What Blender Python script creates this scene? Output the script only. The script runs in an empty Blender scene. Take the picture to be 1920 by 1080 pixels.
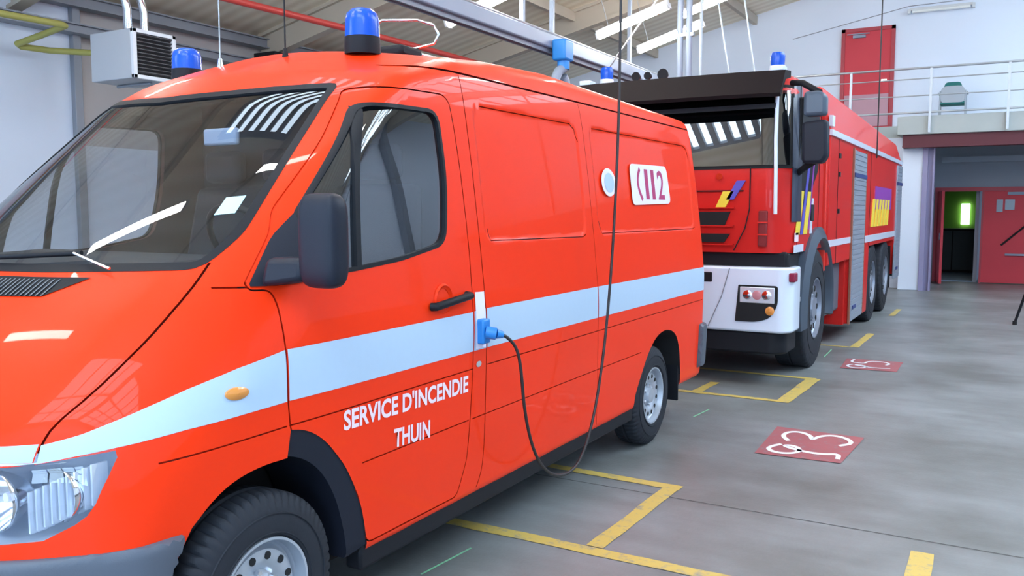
import bpy, math, random
import numpy as np
from mathutils import Vector, Matrix
random.seed(7)
S = bpy.context.scene
COL = S.collection
# ------------------------------------------------------------------ camera, world, exposure
FPX = 1624.0
VPX, HOR = 1890.0, 395.0
_p = math.atan((540 - HOR) / FPX)
_t = math.atan2((VPX - 960) * math.cos(_p), FPX)
CAM_R = Vector((math.cos(_t), math.sin(_t), 0))
CAM_F = Vector((-math.sin(_t) * math.cos(_p), math.cos(_t) * math.cos(_p), -math.sin(_p)))
CAM_U = CAM_R.cross(CAM_F)
cd = bpy.data.cameras.new('camera')
cam = bpy.data.objects.new('camera', cd)
COL.objects.link(cam)
cd.sensor_width = 36.0
cd.lens = FPX / 1920 * 36.0
cd.clip_start = 0.05
cam.matrix_world = Matrix(((CAM_R.x, CAM_U.x, -CAM_F.x, 0), (CAM_R.y, CAM_U.y, -CAM_F.y, 0), (CAM_R.z, CAM_U.z, -CAM_F.z, 1.58), (0, 0, 0, 1)))
S.camera = cam
w = bpy.data.worlds.new('world'); S.world = w; w.use_nodes = True
w.node_tree.nodes['Background'].inputs[0].default_value = (0.55, 0.72, 1.0, 1)
w.node_tree.nodes['Background'].inputs[1].default_value = 1.0
S.view_settings.view_transform = 'Standard'
S.view_settings.look = 'None'
S.view_settings.exposure = 0.40
S.view_settings.gamma = 1.0
S.view_settings.use_curve_mapping = False
SKY_PANEL = 8.0     # radiance of the daylight panels: roof lights, some of them added, and door windows
TUBE = 52.0         # radiance of a lit fluorescent tube

# ------------------------------------------------------------------ materials
MATS = {}
def mat(name, col, rough=0.5, metal=0.0, coat=0.0, spec=0.5, bump=0.0, bscale=40.0, vary=0.0, vscale=3.0, emit=None, estr=0.0, coatr=0.03):
    if name in MATS: return MATS[name]
    m = bpy.data.materials.new(name); m.use_nodes = True
    nt = m.node_tree; b = nt.nodes['Principled BSDF']
    b.inputs['Base Color'].default_value = (*col, 1)
    b.inputs['Roughness'].default_value = rough
    b.inputs['Metallic'].default_value = metal
    b.inputs['Coat Weight'].default_value = coat
    b.inputs['Coat Roughness'].default_value = coatr
    b.inputs['Specular IOR Level'].default_value = spec
    tc = nt.nodes.new('ShaderNodeTexCoord')
    if vary > 0:
        n = nt.nodes.new('ShaderNodeTexNoise'); n.inputs['Scale'].default_value = vscale; n.inputs['Detail'].default_value = 6
        mx = nt.nodes.new('ShaderNodeMix'); mx.data_type = 'RGBA'
        mx.inputs[6].default_value = (*[c * (1 - vary) for c in col], 1); mx.inputs[7].default_value = (*[min(1, c * (1 + vary)) for c in col], 1)
        nt.links.new(tc.outputs['Object'], n.inputs['Vector']); nt.links.new(n.outputs['Fac'], mx.inputs[0]); nt.links.new(mx.outputs[2], b.inputs['Base Color'])
    if bump > 0:
        n2 = nt.nodes.new('ShaderNodeTexNoise'); n2.inputs['Scale'].default_value = bscale; n2.inputs['Detail'].default_value = 4
        bp = nt.nodes.new('ShaderNodeBump'); bp.inputs['Strength'].default_value = bump; bp.inputs['Distance'].default_value = 0.01
        nt.links.new(tc.outputs['Object'], n2.inputs['Vector']); nt.links.new(n2.outputs['Fac'], bp.inputs['Height']); nt.links.new(bp.outputs[0], b.inputs['Normal'])
    if emit:
        b.inputs['Emission Color'].default_value = (*emit, 1); b.inputs['Emission Strength'].default_value = estr
    MATS[name] = m
    return m
def glass(name, tint, boost=1.0, f0=0.05):
    m = bpy.data.materials.new(name); m.use_nodes = True; nt = m.node_tree; nt.nodes.clear()
    out = nt.nodes.new('ShaderNodeOutputMaterial'); mix = nt.nodes.new('ShaderNodeMixShader')
    tr = nt.nodes.new('ShaderNodeBsdfTransparent'); tr.inputs[0].default_value = (*tint, 1)
    gl = nt.nodes.new('ShaderNodeBsdfGlossy'); gl.inputs['Roughness'].default_value = 0.0
    lw = nt.nodes.new('ShaderNodeLayerWeight'); lw.inputs[0].default_value = 0.5
    pw = nt.nodes.new('ShaderNodeMath'); pw.operation = 'POWER'; pw.inputs[1].default_value = 4.0
    ma = nt.nodes.new('ShaderNodeMath'); ma.operation = 'MULTIPLY_ADD'; ma.inputs[1].default_value = 0.9 * boost; ma.inputs[2].default_value = f0
    ma.use_clamp = True
    nt.links.new(lw.outputs['Facing'], pw.inputs[0]); nt.links.new(pw.outputs[0], ma.inputs[0]); nt.links.new(ma.outputs[0], mix.inputs[0])
    nt.links.new(tr.outputs[0], mix.inputs[1]); nt.links.new(gl.outputs[0], mix.inputs[2]); nt.links.new(mix.outputs[0], out.inputs[0])
    return m
M_ORANGE = mat('rescue_orange_paint', (0.95, 0.040, 0.006), 0.38, coat=0.22, spec=0.10, vary=0.015, vscale=1.5)
M_CREASE = mat('crease_shade_red', (0.42, 0.015, 0.004), 0.5, spec=0.1)  # darker red puts the shade of the pressed creases into the colour
M_TRIM = mat('dark_seam', (0.05, 0.008, 0.006), 0.7)
M_RED = mat('truck_red_paint', (0.62, 0.022, 0.018), 0.36, coat=0.2, spec=0.12)
M_RED2 = mat('truck_upper_red', (0.70, 0.040, 0.032), 0.4, coat=0.2, spec=0.15)
M_PLAST = mat('grey_bumper_plastic', (0.09, 0.105, 0.135), 0.5, bump=0.08, bscale=300)
M_BLACK = mat('black_plastic', (0.010, 0.011, 0.015), 0.55, spec=0.22, bump=0.06, bscale=250)
M_MIRROR = mat('mirror_housing_plastic', (0.012, 0.015, 0.026), 0.5, spec=0.28, bump=0.08, bscale=350)
M_MATTE = mat('matte_black', (0.01, 0.01, 0.012), 0.9)
M_RUB = mat('tyre_rubber', (0.020, 0.023, 0.031), 0.7, spec=0.3, bump=0.05, bscale=120)
M_STEEL = mat('painted_wheel_steel', (0.50, 0.54, 0.60), 0.35, metal=0.55, vary=0.08, vscale=9)
M_TSTEEL = mat('truck_wheel_steel', (0.30, 0.33, 0.40), 0.4, metal=0.5)
M_CHROME = mat('chrome', (0.8, 0.82, 0.86), 0.12, metal=1.0)
M_STRIPE = mat('reflective_blue_white_stripe', (0.46, 0.60, 0.76), 0.5, spec=0.3, vary=0.02, vscale=30)
M_WHITE = mat('white_decal', (0.86, 0.80, 0.95), 0.45)
M_LET = mat('pink_white_lettering', (0.92, 0.74, 0.80), 0.45)
M_DECRED = mat('decal_crimson', (0.45, 0.03, 0.14), 0.5)
M_SILV = mat('lamp_silver', (0.72, 0.78, 0.86), 0.3, metal=.4)
M_BLUEPL = mat('blue_plug_plastic', (0.02, 0.22, 0.62), 0.4)
M_AMBER = mat('amber_lens', (0.75, 0.28, 0.05), 0.2, coat=0.6)
M_BEACON = mat('blue_beacon_lens', (0.006, 0.085, 0.56), 0.25, coat=0.25, spec=0.3)
M_CABIN = mat('cabin_charcoal', (0.030, 0.033, 0.040), 0.7, spec=0.3)
M_SEAT = mat('seat_fabric', (0.022, 0.024, 0.032), 0.9, bump=0.2, bscale=200)
M_GLASS = glass('windscreen_glass', (0.86, 0.90, 0.94), 0.9, 0.075)
M_DGLASS = glass('side_window_glass', (0.66, 0.70, 0.72), 1.1, 0.15)
M_LENS = glass('headlamp_lens', (0.92, 0.95, 1.0), 1.0, 0.08)
M_TGLASS = glass('truck_windscreen_glass', (0.22, 0.27, 0.30), 1.2, 0.17)
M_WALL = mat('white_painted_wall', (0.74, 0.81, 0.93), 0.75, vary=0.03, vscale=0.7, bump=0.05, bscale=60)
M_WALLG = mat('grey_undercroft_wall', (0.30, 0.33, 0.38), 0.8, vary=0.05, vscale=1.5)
M_WALLB = mat('grey_beige_panel', (0.50, 0.47, 0.46), 0.7, vary=0.05)
M_BEAM = mat('grey_steel_beam', (0.27, 0.29, 0.33), 0.5, metal=0.2)
M_RAFTER = mat('taupe_rafter', (0.50, 0.44, 0.36), 0.7)
M_ALU = mat('aluminium_rail', (0.26, 0.31, 0.40), 0.6, metal=0.1)
M_YEL = mat('yellow_gas_pipe', (0.40, 0.38, 0.10), 0.5)
M_REDP = mat('red_pipe', (0.62, 0.06, 0.05), 0.45)
M_DOOR = mat('red_door_paint', (0.62, 0.055, 0.075), 0.5, spec=0.25, vary=0.05)
M_DOORF = mat('red_door_frame', (0.42, 0.04, 0.06), 0.5)
M_CONC = mat('concrete_edge', (0.42, 0.46, 0.45), 0.8, vary=0.06)
M_RAIL = mat('galvanised_rail', (0.42, 0.46, 0.50), 0.4, metal=0.6)
M_GREEN = mat('green_room_wall', (0.16, 0.42, 0.03), 0.8)
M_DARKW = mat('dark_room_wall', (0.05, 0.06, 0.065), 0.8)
M_SHUT = mat('grey_shutter', (0.30, 0.34, 0.41), 0.45, metal=0.3)
M_TWHITE = mat('truck_white_paint', (0.72, 0.80, 0.92), 0.3, coat=0.4)
M_TYEL = mat('decal_yellow', (0.86, 0.66, 0.06), 0.4)
M_TBLUE = mat('decal_blue', (0.10, 0.09, 0.50), 0.4)
M_PURP = mat('decal_purple', (0.26, 0.05, 0.36), 0.4)
M_LAMPH = mat('lamp_housing', (0.62, 0.64, 0.66), 0.5)
M_TUBE = mat('lit_tube', (1, 1, 1), 0.5, emit=(1.0, 0.98, 0.93), estr=TUBE)
M_SKYP = mat('daylight_panel', (0.3, 0.4, 0.5), 0.6, emit=(0.52, 0.74, 1.0), estr=SKY_PANEL)
M_SKYR = mat('roof_daylight_panel', (0.3, 0.4, 0.5), 0.6, emit=(0.68, 0.84, 1.0), estr=SKY_PANEL)
M_WINP = mat('bright_window', (0.8, 0.8, 0.9), 0.5, emit=(0.85, 0.9, 1.0), estr=3.0)
M_TEAL = mat('teal_upholstery', (0.02, 0.16, 0.15), 0.8)
M_CHAIR = mat('chair_grey', (0.36, 0.40, 0.45), 0.5, metal=0.2)
M_HEAT = mat('heater_casing', (0.48, 0.51, 0.56), 0.5)
M_HFRAME = mat('heater_frame', (0.80, 0.84, 0.90), 0.4)
M_STK = mat('pale_cyan_sticker', (0.45, 0.82, 0.88), 0.5)
M_CABLE = mat('black_cable_rubber', (0.02, 0.018, 0.02), 0.5)

def node_floor():
    m = bpy.data.materials.new('worn_concrete_floor'); m.use_nodes = True; nt = m.node_tree; b = nt.nodes['Principled BSDF']
    N = nt.nodes.new; L = nt.links.new
    tc = N('ShaderNodeTexCoord')
    n1 = N('ShaderNodeTexNoise'); n1.inputs['Scale'].default_value = 0.9; n1.inputs['Detail'].default_value = 8; n1.inputs['Roughness'].default_value = 0.62
    mp = N('ShaderNodeMapping'); mp.inputs['Scale'].default_value = (0.5, 2.2, 1)
    n2 = N('ShaderNodeTexNoise'); n2.inputs['Scale'].default_value = 3.0; n2.inputs['Detail'].default_value = 8
    L(tc.outputs['Object'], n1.inputs['Vector']); L(tc.outputs['Object'], mp.inputs['Vector']); L(mp.outputs[0], n2.inputs['Vector'])
    cr = N('ShaderNodeValToRGB'); cr.color_ramp.elements[0].position = 0.34; cr.color_ramp.elements[0].color = (0.140, 0.143, 0.136, 1)
    cr.color_ramp.elements[1].position = 0.66; cr.color_ramp.elements[1].color = (0.250, 0.266, 0.270, 1)
    L(n1.outputs['Fac'], cr.inputs[0])
    cr2 = N('ShaderNodeValToRGB'); cr2.color_ramp.elements[0].position = 0.3; cr2.color_ramp.elements[0].color = (0.90, 0.89, 0.88, 1)
    cr2.color_ramp.elements[1].position = 0.7; cr2.color_ramp.elements[1].color = (1.08, 1.08, 1.09, 1)
    L(n2.outputs['Fac'], cr2.inputs[0])
    mx = N('ShaderNodeMix'); mx.data_type = 'RGBA'; mx.blend_type = 'MULTIPLY'; mx.inputs[0].default_value = 1.0
    L(cr.outputs[0], mx.inputs[6]); L(cr2.outputs[0], mx.inputs[7])
    n3 = N('ShaderNodeTexNoise'); n3.inputs['Scale'].default_value = 60; n3.inputs['Detail'].default_value = 3
    L(tc.outputs['Object'], n3.inputs['Vector'])
    L(mx.outputs[2], b.inputs['Base Color'])
    bp = N('ShaderNodeBump'); bp.inputs['Strength'].default_value = 0.12; bp.inputs['Distance'].default_value = 0.01
    L(n3.outputs['Fac'], bp.inputs['Height']); L(bp.outputs[0], b.inputs['Normal'])
    b.inputs['Roughness'].default_value = 0.38
    b.inputs['Specular IOR Level'].default_value = 0.45
    return m
M_FLOOR = node_floor()
def node_worn(name, col, wear=0.45, under=(0.22, 0.23, 0.24)):
    m = bpy.data.materials.new(name); m.use_nodes = True; nt = m.node_tree; b = nt.nodes['Principled BSDF']
    N = nt.nodes.new; L = nt.links.new
    tc = N('ShaderNodeTexCoord'); n = N('ShaderNodeTexNoise'); n.inputs['Scale'].default_value = 14; n.inputs['Detail'].default_value = 8; n.inputs['Roughness'].default_value = 0.7
    L(tc.outputs['Object'], n.inputs['Vector'])
    cr = N('ShaderNodeValToRGB'); cr.color_ramp.elements[0].position = wear - 0.12; cr.color_ramp.elements[0].color = (*under, 1)
    cr.color_ramp.elements[1].position = wear + 0.06; cr.color_ramp.elements[1].color = (*col, 1)
    L(n.outputs['Fac'], cr.inputs[0]); L(cr.outputs[0], b.inputs['Base Color']); b.inputs['Roughness'].default_value = 0.5
    return m
M_LINE = node_worn('worn_yellow_floor_paint', (0.60, 0.44, 0.11), 0.42)
M_PATCH = node_worn('worn_red_floor_paint', (0.36, 0.10, 0.11), 0.40)
M_DIGIT = node_worn('white_floor_paint', (0.82, 0.84, 0.88), 0.33, (0.5, 0.3, 0.3))
M_CHALK = node_worn('green_chalk', (0.25, 0.62, 0.36), 0.42)
def node_ceiling():
    m = bpy.data.materials.new('ribbed_beige_roof_sheet'); m.use_nodes = True; nt = m.node_tree; b = nt.nodes['Principled BSDF']
    N = nt.nodes.new; L = nt.links.new
    tc = N('ShaderNodeTexCoord'); wv = N('ShaderNodeTexWave'); wv.wave_type = 'BANDS'; wv.bands_direction = 'Y'; wv.inputs['Scale'].default_value = 1.0
    L(tc.outputs['Object'], wv.inputs['Vector'])
    cr = N('ShaderNodeValToRGB'); cr.color_ramp.elements[0].color = (0.76, 0.67, 0.52, 1); cr.color_ramp.elements[1].color = (0.88, 0.81, 0.66, 1)
    L(wv.outputs['Fac'], cr.inputs[0]); L(cr.outputs[0], b.inputs['Base Color'])
    bp = N('ShaderNodeBump'); bp.inputs['Strength'].default_value = 0.35; bp.inputs['Distance'].default_value = 0.02
    L(wv.outputs['Fac'], bp.inputs['Height']); L(bp.outputs[0], b.inputs['Normal']); b.inputs['Roughness'].default_value = 0.6
    return m
M_CEIL = node_ceiling()

# ------------------------------------------------------------------ helpers
WL = {}
def wl(o): return WL.get(o.name, Vector((0, 0, 0))) if o else Vector((0, 0, 0))
def tag(o, label=None, cat=None, group=None, kind=None):
    if label: o['label'] = label
    if cat: o['category'] = cat
    if group: o['group'] = group
    if kind: o['kind'] = kind
    return o
def thing(name, loc, label, cat, group=None):
    o = bpy.data.objects.new(name, None); COL.objects.link(o); o.location = loc; WL[o.name] = Vector(loc)
    o.empty_display_size = 0.2
    return tag(o, label, cat, group)
def link_mesh(name, me, m, parent=None, label=None, origin=None, bevel=0.0, smooth=None):
    """world-space mesh -> object; origin = parent's world origin (or given point)"""
    o = bpy.data.objects.new(name, me); COL.objects.link(o)
    org = Vector(origin) if origin is not None else wl(parent)
    if org.length > 0: me.transform(Matrix.Translation(-org))
    o.location = org - wl(parent)
    if parent: o.parent = parent
    WL[o.name] = org
    if m is not None:
        for x in (m if isinstance(m, (list, tuple)) else [m]): me.materials.append(x)
    if label: o['label'] = label
    if bevel > 0:
        b = o.modifiers.new('bevel', 'BEVEL'); b.width = bevel; b.segments = 2; b.limit_method = 'ANGLE'; b.angle_limit = math.radians(40); b.harden_normals = False
        me.shade_smooth(); me.set_sharp_from_angle(angle=math.radians(50))
    elif smooth:
        me.shade_smooth(); me.set_sharp_from_angle(angle=math.radians(smooth))
    return o
class G:
    def __init__(s): s.v = []; s.f = []
    def add(s, vs, fs):
        n = len(s.v); s.v += [tuple(v) for v in vs]; s.f += [tuple(i + n for i in f) for f in fs]; return s
    def box(s, a, b):
        (x0, y0, z0), (x1, y1, z1) = a, b
        x0, x1 = sorted((x0, x1)); y0, y1 = sorted((y0, y1)); z0, z1 = sorted((z0, z1))
        return s.add([(x0, y0, z0), (x1, y0, z0), (x1, y1, z0), (x0, y1, z0), (x0, y0, z1), (x1, y0, z1), (x1, y1, z1), (x0, y1, z1)],
                     [(0, 3, 2, 1), (4, 5, 6, 7), (0, 1, 5, 4), (1, 2, 6, 5), (2, 3, 7, 6), (3, 0, 4, 7)])
    def hexa(s, p):   # 8 points: bottom loop 4, top loop 4
        return s.add(p, [(0, 3, 2, 1), (4, 5, 6, 7), (0, 1, 5, 4), (1, 2, 6, 5), (2, 3, 7, 6), (3, 0, 4, 7)])
    def prism(s, poly, axis, a, b):
        """poly of 2D points swept on axis ('x': poly=(y,z); 'y': (x,z); 'z': (x,y))"""
        ar = sum(poly[i][0] * poly[(i + 1) % len(poly)][1] - poly[(i + 1) % len(poly)][0] * poly[i][1] for i in range(len(poly)))
        if (ar < 0) != (axis == 'y'): poly = poly[::-1]
        a, b = min(a, b), max(a, b)
        def P(q, t): return {'x': (t, q[0], q[1]), 'y': (q[0], t, q[1]), 'z': (q[0], q[1], t)}[axis]
        n = len(poly); vs = [P(q, a) for q in poly] + [P(q, b) for q in poly]
        fs = [tuple(range(n - 1, -1, -1)), tuple(range(n, 2 * n))] + [(i, (i + 1) % n, n + (i + 1) % n, n + i) for i in range(n)]
        return s.add(vs, fs)
    def cyl(s, p, q, r, n=16, r2=None):
        p = Vector(p); q = Vector(q); d = (q - p).normalized(); u = d.orthogonal().normalized(); v = d.cross(u); r2 = r if r2 is None else r2
        vs = [p + (u * math.cos(2 * math.pi * i / n) + v * math.sin(2 * math.pi * i / n)) * r for i in range(n)] + [q + (u * math.cos(2 * math.pi * i / n) + v * math.sin(2 * math.pi * i / n)) * r2 for i in range(n)]
        return s.add(vs, [tuple(range(n - 1, -1, -1)), tuple(range(n, 2 * n))] + [(i, (i + 1) % n, n + (i + 1) % n, n + i) for i in range(n)])
    def tube(s, pts, r, n=10):
        pts = [Vector(p) for p in pts]; rings = []; u = None
        for i, p in enumerate(pts):
            d = (pts[min(i + 1, len(pts) - 1)] - pts[max(i - 1, 0)]).normalized()
            u = d.orthogonal().normalized() if u is None else (u - d * u.dot(d)).normalized()
            v = d.cross(u); rings.append([p + (u * math.cos(2 * math.pi * k / n) + v * math.sin(2 * math.pi * k / n)) * r for k in range(n)])
        vs = [q for rg in rings for q in rg]; fs = [tuple(range(n - 1, -1, -1)), tuple(range(len(vs) - n, len(vs)))]
        for i in range(len(pts) - 1):
            for k in range(n): a = i * n + k; b = i * n + (k + 1) % n; fs.append((a, b, b + n, a + n))
        return s.add(vs, fs)
    def lathe(s, prof, c, axis='x', n=48, closed=True):
        """prof: (axial, radius) list; rotates about axis through c"""
        c = Vector(c); vs = []; m = len(prof)
        for i in range(n):
            a = 2 * math.pi * i / n; ca, sa = math.cos(a), math.sin(a)
            for (t, r) in prof:
                vs.append(c + (Vector((t, r * ca, r * sa)) if axis == 'x' else Vector((r * ca, r * sa, t)) if axis == 'z' else Vector((r * sa, t, r * ca))))
        fs = []
        for i in range(n):
            j = (i + 1) % n
            for k in range(m if closed else m - 1):
                l = (k + 1) % m; fs.append((i * m + k, j * m + k, j * m + l, i * m + l))
        if not closed:
            fs.append(tuple(i * m for i in range(n - 1, -1, -1))); fs.append(tuple(i * m + m - 1 for i in range(n)))
        return s.add(vs, fs)
    def mesh(s, name='m'):
        me = bpy.data.meshes.new(name); me.from_pydata(s.v, [], s.f); me.validate(); me.update(); return me
    def split(s, name, m, parent=None, **k):
        """one object for every separate piece"""
        par = list(range(len(s.v)))
        def fd(i):
            while par[i] != i: par[i] = par[par[i]]; i = par[i]
            return i
        for f in s.f:
            for i in f[1:]: par[fd(i)] = fd(f[0])
        grp = {}
        for f in s.f: grp.setdefault(fd(f[0]), []).append(f)
        out = []
        for fs in grp.values():
            ids = sorted({i for f in fs for i in f}); mp = {a: b for b, a in enumerate(ids)}; g = G(); g.v = [s.v[i] for i in ids]; g.f = [tuple(mp[i] for i in f) for f in fs]
            out.append(g.build(name, m, parent, **k))
        return out
    def build(s, name, m, parent=None, label=None, origin=None, bevel=0.0, smooth=None, fix=True):
        me = s.mesh(name)
        if fix:
            import bmesh
            bm = bmesh.new(); bm.from_mesh(me); bmesh.ops.recalc_face_normals(bm, faces=bm.faces); bm.to_mesh(me); bm.free()
        return link_mesh(name, me, m, parent, label, origin, bevel, smooth)
def rpoly(pts, r, n=5):
    """round the corners of a closed polygon"""
    out = []; N = len(pts)
    for i in range(N):
        p0, p, p1 = Vector(pts[i - 1]), Vector(pts[i]), Vector(pts[(i + 1) % N])
        a = (p0 - p); b = (p1 - p); rr = r[i] if isinstance(r, (list, tuple)) else r
        d = min(rr, a.length * 0.45, b.length * 0.45)
        if d < 1e-4: out.append(tuple(p)); continue
        A = p + a.normalized() * d; B = p + b.normalized() * d
        for k in range(n + 1):
            t = k / n; out.append(tuple(A * (1 - t) ** 2 + p * 2 * t * (1 - t) + B * t * t))
    return out
def chaikin(pts, it=2, closed=False):
    for _ in range(it):
        q = [] if closed else [pts[0]]
        N = len(pts)
        for i in range(N if closed else N - 1):
            a = np.array(pts[i], float); b = np.array(pts[(i + 1) % N], float)
            q += [tuple(a * .75 + b * .25), tuple(a * .25 + b * .75)]
        if not closed: q.append(pts[-1])
        pts = q
    return pts
def resample(pts, step):
    P = [np.array(p, float) for p in pts]; out = [P[0]]
    for a, b in zip(P[:-1], P[1:]):
        L = np.linalg.norm(b - a); n = max(1, int(math.ceil(L / step)))
        for k in range(1, n + 1): out.append(a + (b - a) * k / n)
    return out
def rigid_copy(root, loc, label=None, group=None, rot=None):
    r = root.copy(); COL.objects.link(r); r.location = loc
    if rot is not None: r.rotation_euler = rot
    if label: r['label'] = label
    if group: r['group'] = group
    for ch in list(root.children):
        c = ch.copy(); COL.objects.link(c); c.parent = r
        for g in list(ch.children):
            d = g.copy(); COL.objects.link(d); d.parent = c
    return r
def structure(o): o['kind'] = 'structure'; return o
def text_mesh(txt, size, xs=1.0, bold=0.0, extr=0.0, spacing=1.0):
    cu = bpy.data.curves.new('txt', 'FONT'); cu.body = txt; cu.size = size; cu.offset = bold; cu.extrude = extr; cu.resolution_u = 4; cu.space_character = spacing
    o = bpy.data.objects.new('txt', cu); COL.objects.link(o); dg = bpy.context.evaluated_depsgraph_get(); dg.update()
    me = bpy.data.meshes.new_from_object(o.evaluated_get(dg)); bpy.data.objects.remove(o)
    co = np.array([v.co[:] for v in me.vertices]); co[:, 0] -= co[:, 0].min(); co[:, 1] -= co[:, 1].min(); co[:, 0] *= xs
    return me, co
# ================================================================== THE HALL
def ROOFZ(x): return 6.04 + 0.23 * (x + 6.5) if x <= 2 else 6.04 + 0.23 * 8.5 - 0.23 * (x - 2)
XL, XR, YF, YB = -12.0, 8.0, -6.0, 21.5
structure(G().box((XL - 0.3, YF - 0.3, -0.2), (XR + 0.3, 27.0, 0.0)).build('floor', M_FLOOR))
# roof slopes
g = G()
for (x0, x1) in ((XL - 0.2, 2.0), (2.0, XR + 0.2)):
    a, b = ROOFZ(x0), ROOFZ(x1)
    g.hexa([(x0, YF - .2, a), (x1, YF - .2, b), (x1, YB + .2, b), (x0, YB + .2, a), (x0, YF - .2, a + .12), (x1, YF - .2, b + .12), (x1, YB + .2, b + .12), (x0, YB + .2, a + .12)])
structure(g.build('ceiling', M_CEIL))
structure(G().box((XL - 0.2, YF, 0), (XL, 8.15, ROOFZ(XL))).build('wall_left', M_WALL))
structure(G().box((XL - 0.25, 8.15, 0), (XL - 0.05, YB, 2.55)).build('wall_left', M_WALL))
structure(G().box((XL - 0.25, 8.15, 2.55), (XL - 0.06, YB, ROOFZ(XL))).build('wall_left', M_WALLB))
structure(G().box((XR, YF, 0), (XR + 0.2, YB, ROOFZ(XR))).build('wall_right', M_WALL))
structure(G().prism([(XL, 0), (XR, 0), (XR, ROOFZ(XR)), (2, ROOFZ(2)), (XL, ROOFZ(XL))], 'y', YF - 0.2, YF).build('wall_front', M_WALL))
# back wall: gable above the gallery, wall with doorway below
structure(G().prism([(XL, 3.3), (XR, 3.3), (XR, ROOFZ(XR)), (2, ROOFZ(2)), (XL, ROOFZ(XL))], 'y', YB, YB + 0.2).build('wall_back', M_WALL))
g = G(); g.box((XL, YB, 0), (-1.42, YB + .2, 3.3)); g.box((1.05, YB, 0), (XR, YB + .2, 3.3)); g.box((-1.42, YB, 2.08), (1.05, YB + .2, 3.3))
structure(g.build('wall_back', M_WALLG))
# room beyond the open door
g = G(); g.box((-2.6, 25.6, 0), (1.2, 25.7, 2.8)); structure(g.build('wall_corridor_end', M_GREEN))
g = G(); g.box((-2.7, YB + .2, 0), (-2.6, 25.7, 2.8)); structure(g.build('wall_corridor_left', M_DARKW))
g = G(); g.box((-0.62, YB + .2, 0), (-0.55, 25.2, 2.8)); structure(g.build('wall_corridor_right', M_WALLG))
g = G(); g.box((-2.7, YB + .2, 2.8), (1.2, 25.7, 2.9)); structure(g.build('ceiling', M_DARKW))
g = G(); g.box((-1.06, 25.53, 1.22), (-0.86, 25.6, 1.76)); structure(g.build('window_3', M_WINP))
o = thing('dark_cabinet', (-1.2, 25.2, 0), 'dark cabinet against the green wall beyond the open red door', 'cabinet')
G().box((-1.75, 24.95, 0), (-0.66, 25.55, 1.12)).build('body', M_MATTE, o, bevel=.01)
g = G()
for x in (-1.72, -1.19): g.box((x, 24.93, .06), (x + .5, 24.95, 1.06))
g.split('door_panel', M_DARKW, o, bevel=.004)
tag(G().box((-1.35, 21.75, 0.0), (-0.62, 24.6, 0.02)).build('door_mat', mat('blue_grey_mat', (0.20, 0.27, 0.36), 0.6), origin=(-1, 23, 0)), 'blue-grey mat on the floor just inside the open red door', 'mat')

# windows that let daylight in: roof lights, most added for brightness, and the windows of the front bay doors
def rooflight(idx, x0, x1, y0, y1, nx, ny):
    m = (x0 + x1) / 2; z = ROOFZ(m) - 0.02; sl = 0.23 if m < 2 else -0.23
    def P(x, y, dz): return (x, y, z + sl * (x - m) + dz)
    g = G(); g.hexa([P(x0, y0, -.03), P(x1, y0, -.03), P(x1, y1, -.03), P(x0, y1, -.03), P(x0, y0, 0), P(x1, y0, 0), P(x1, y1, 0), P(x0, y1, 0)])
    o = structure(g.build('window_%d' % idx, M_SKYR))
    g = G()
    for i in range(nx + 1):
        x = x0 + (x1 - x0) * i / nx; g.hexa([P(x - .05, y0, -.10), P(x + .05, y0, -.10), P(x + .05, y1, -.10), P(x - .05, y1, -.10), P(x - .05, y0, 0), P(x + .05, y0, 0), P(x + .05, y1, 0), P(x - .05, y1, 0)])
    for i in range(ny + 1):
        y = y0 + (y1 - y0) * i / ny; g.hexa([P(x0, y - .04, -.09), P(x1, y - .04, -.09), P(x1, y + .04, -.09), P(x0, y + .04, -.09), P(x0, y - .04, 0), P(x1, y - .04, 0), P(x1, y + .04, 0), P(x0, y + .04, 0)])
    g.build('frame', M_BEAM, o)
rooflight(4, -4.9, -3.5, 2.2, 4.6, 6, 1)
rooflight(5, -2.6, 1.8, -5.4, -1.2, 4, 3)  # added behind the camera, unseen, for illumination
rooflight(11, 2.2, 6.5, -5.6, -1.8, 4, 4)  # added unseen roof light for more illumination
rooflight(6, 2.4, 6.5, 6.0, 19.0, 4, 6)  # added out of view to light the truck and gable
rooflight(9, -11.2, -8.2, -5.6, -2.6, 3, 3)  # another unseen roof light, added for illumination
def frontwin(idx, x0, x1, z0, z1, nx, nz):
    o = structure(G().box((x0, YF, z0), (x1, YF + .03, z1)).build('window_%d' % idx, M_SKYP))
    g = G()
    for i in range(nx + 1):
        x = x0 + (x1 - x0) * i / nx; g.box((x - .04, YF, z0), (x + .04, YF + .08, z1))
    for i in range(nz + 1):
        z = z0 + (z1 - z0) * i / nz; g.box((x0, YF, z - .04), (x1, YF + .08, z + .04))
    g.build('frame', M_BEAM, o)
frontwin(7, -10.5, -7.0, 1.0, 3.4, 4, 3)
frontwin(8, -5.6, -1.9, 1.0, 3.4, 4, 3)
frontwin(10, 0.2, 4.2, 1.0, 3.4, 4, 3)

structure(G().box((XR - .03, YF, 0), (XR, YB, 1.1)).build('baseboard_right', mat('grey_dado', (0.10, 0.11, 0.12), 0.6)))
for k, y in enumerate((4.5, 11.0, 16.2)): structure(G().box((XR - .2, y, 0), (XR - .03, y + .2, ROOFZ(XR))).build('trim_%d' % (k + 2), M_BEAM))
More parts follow.
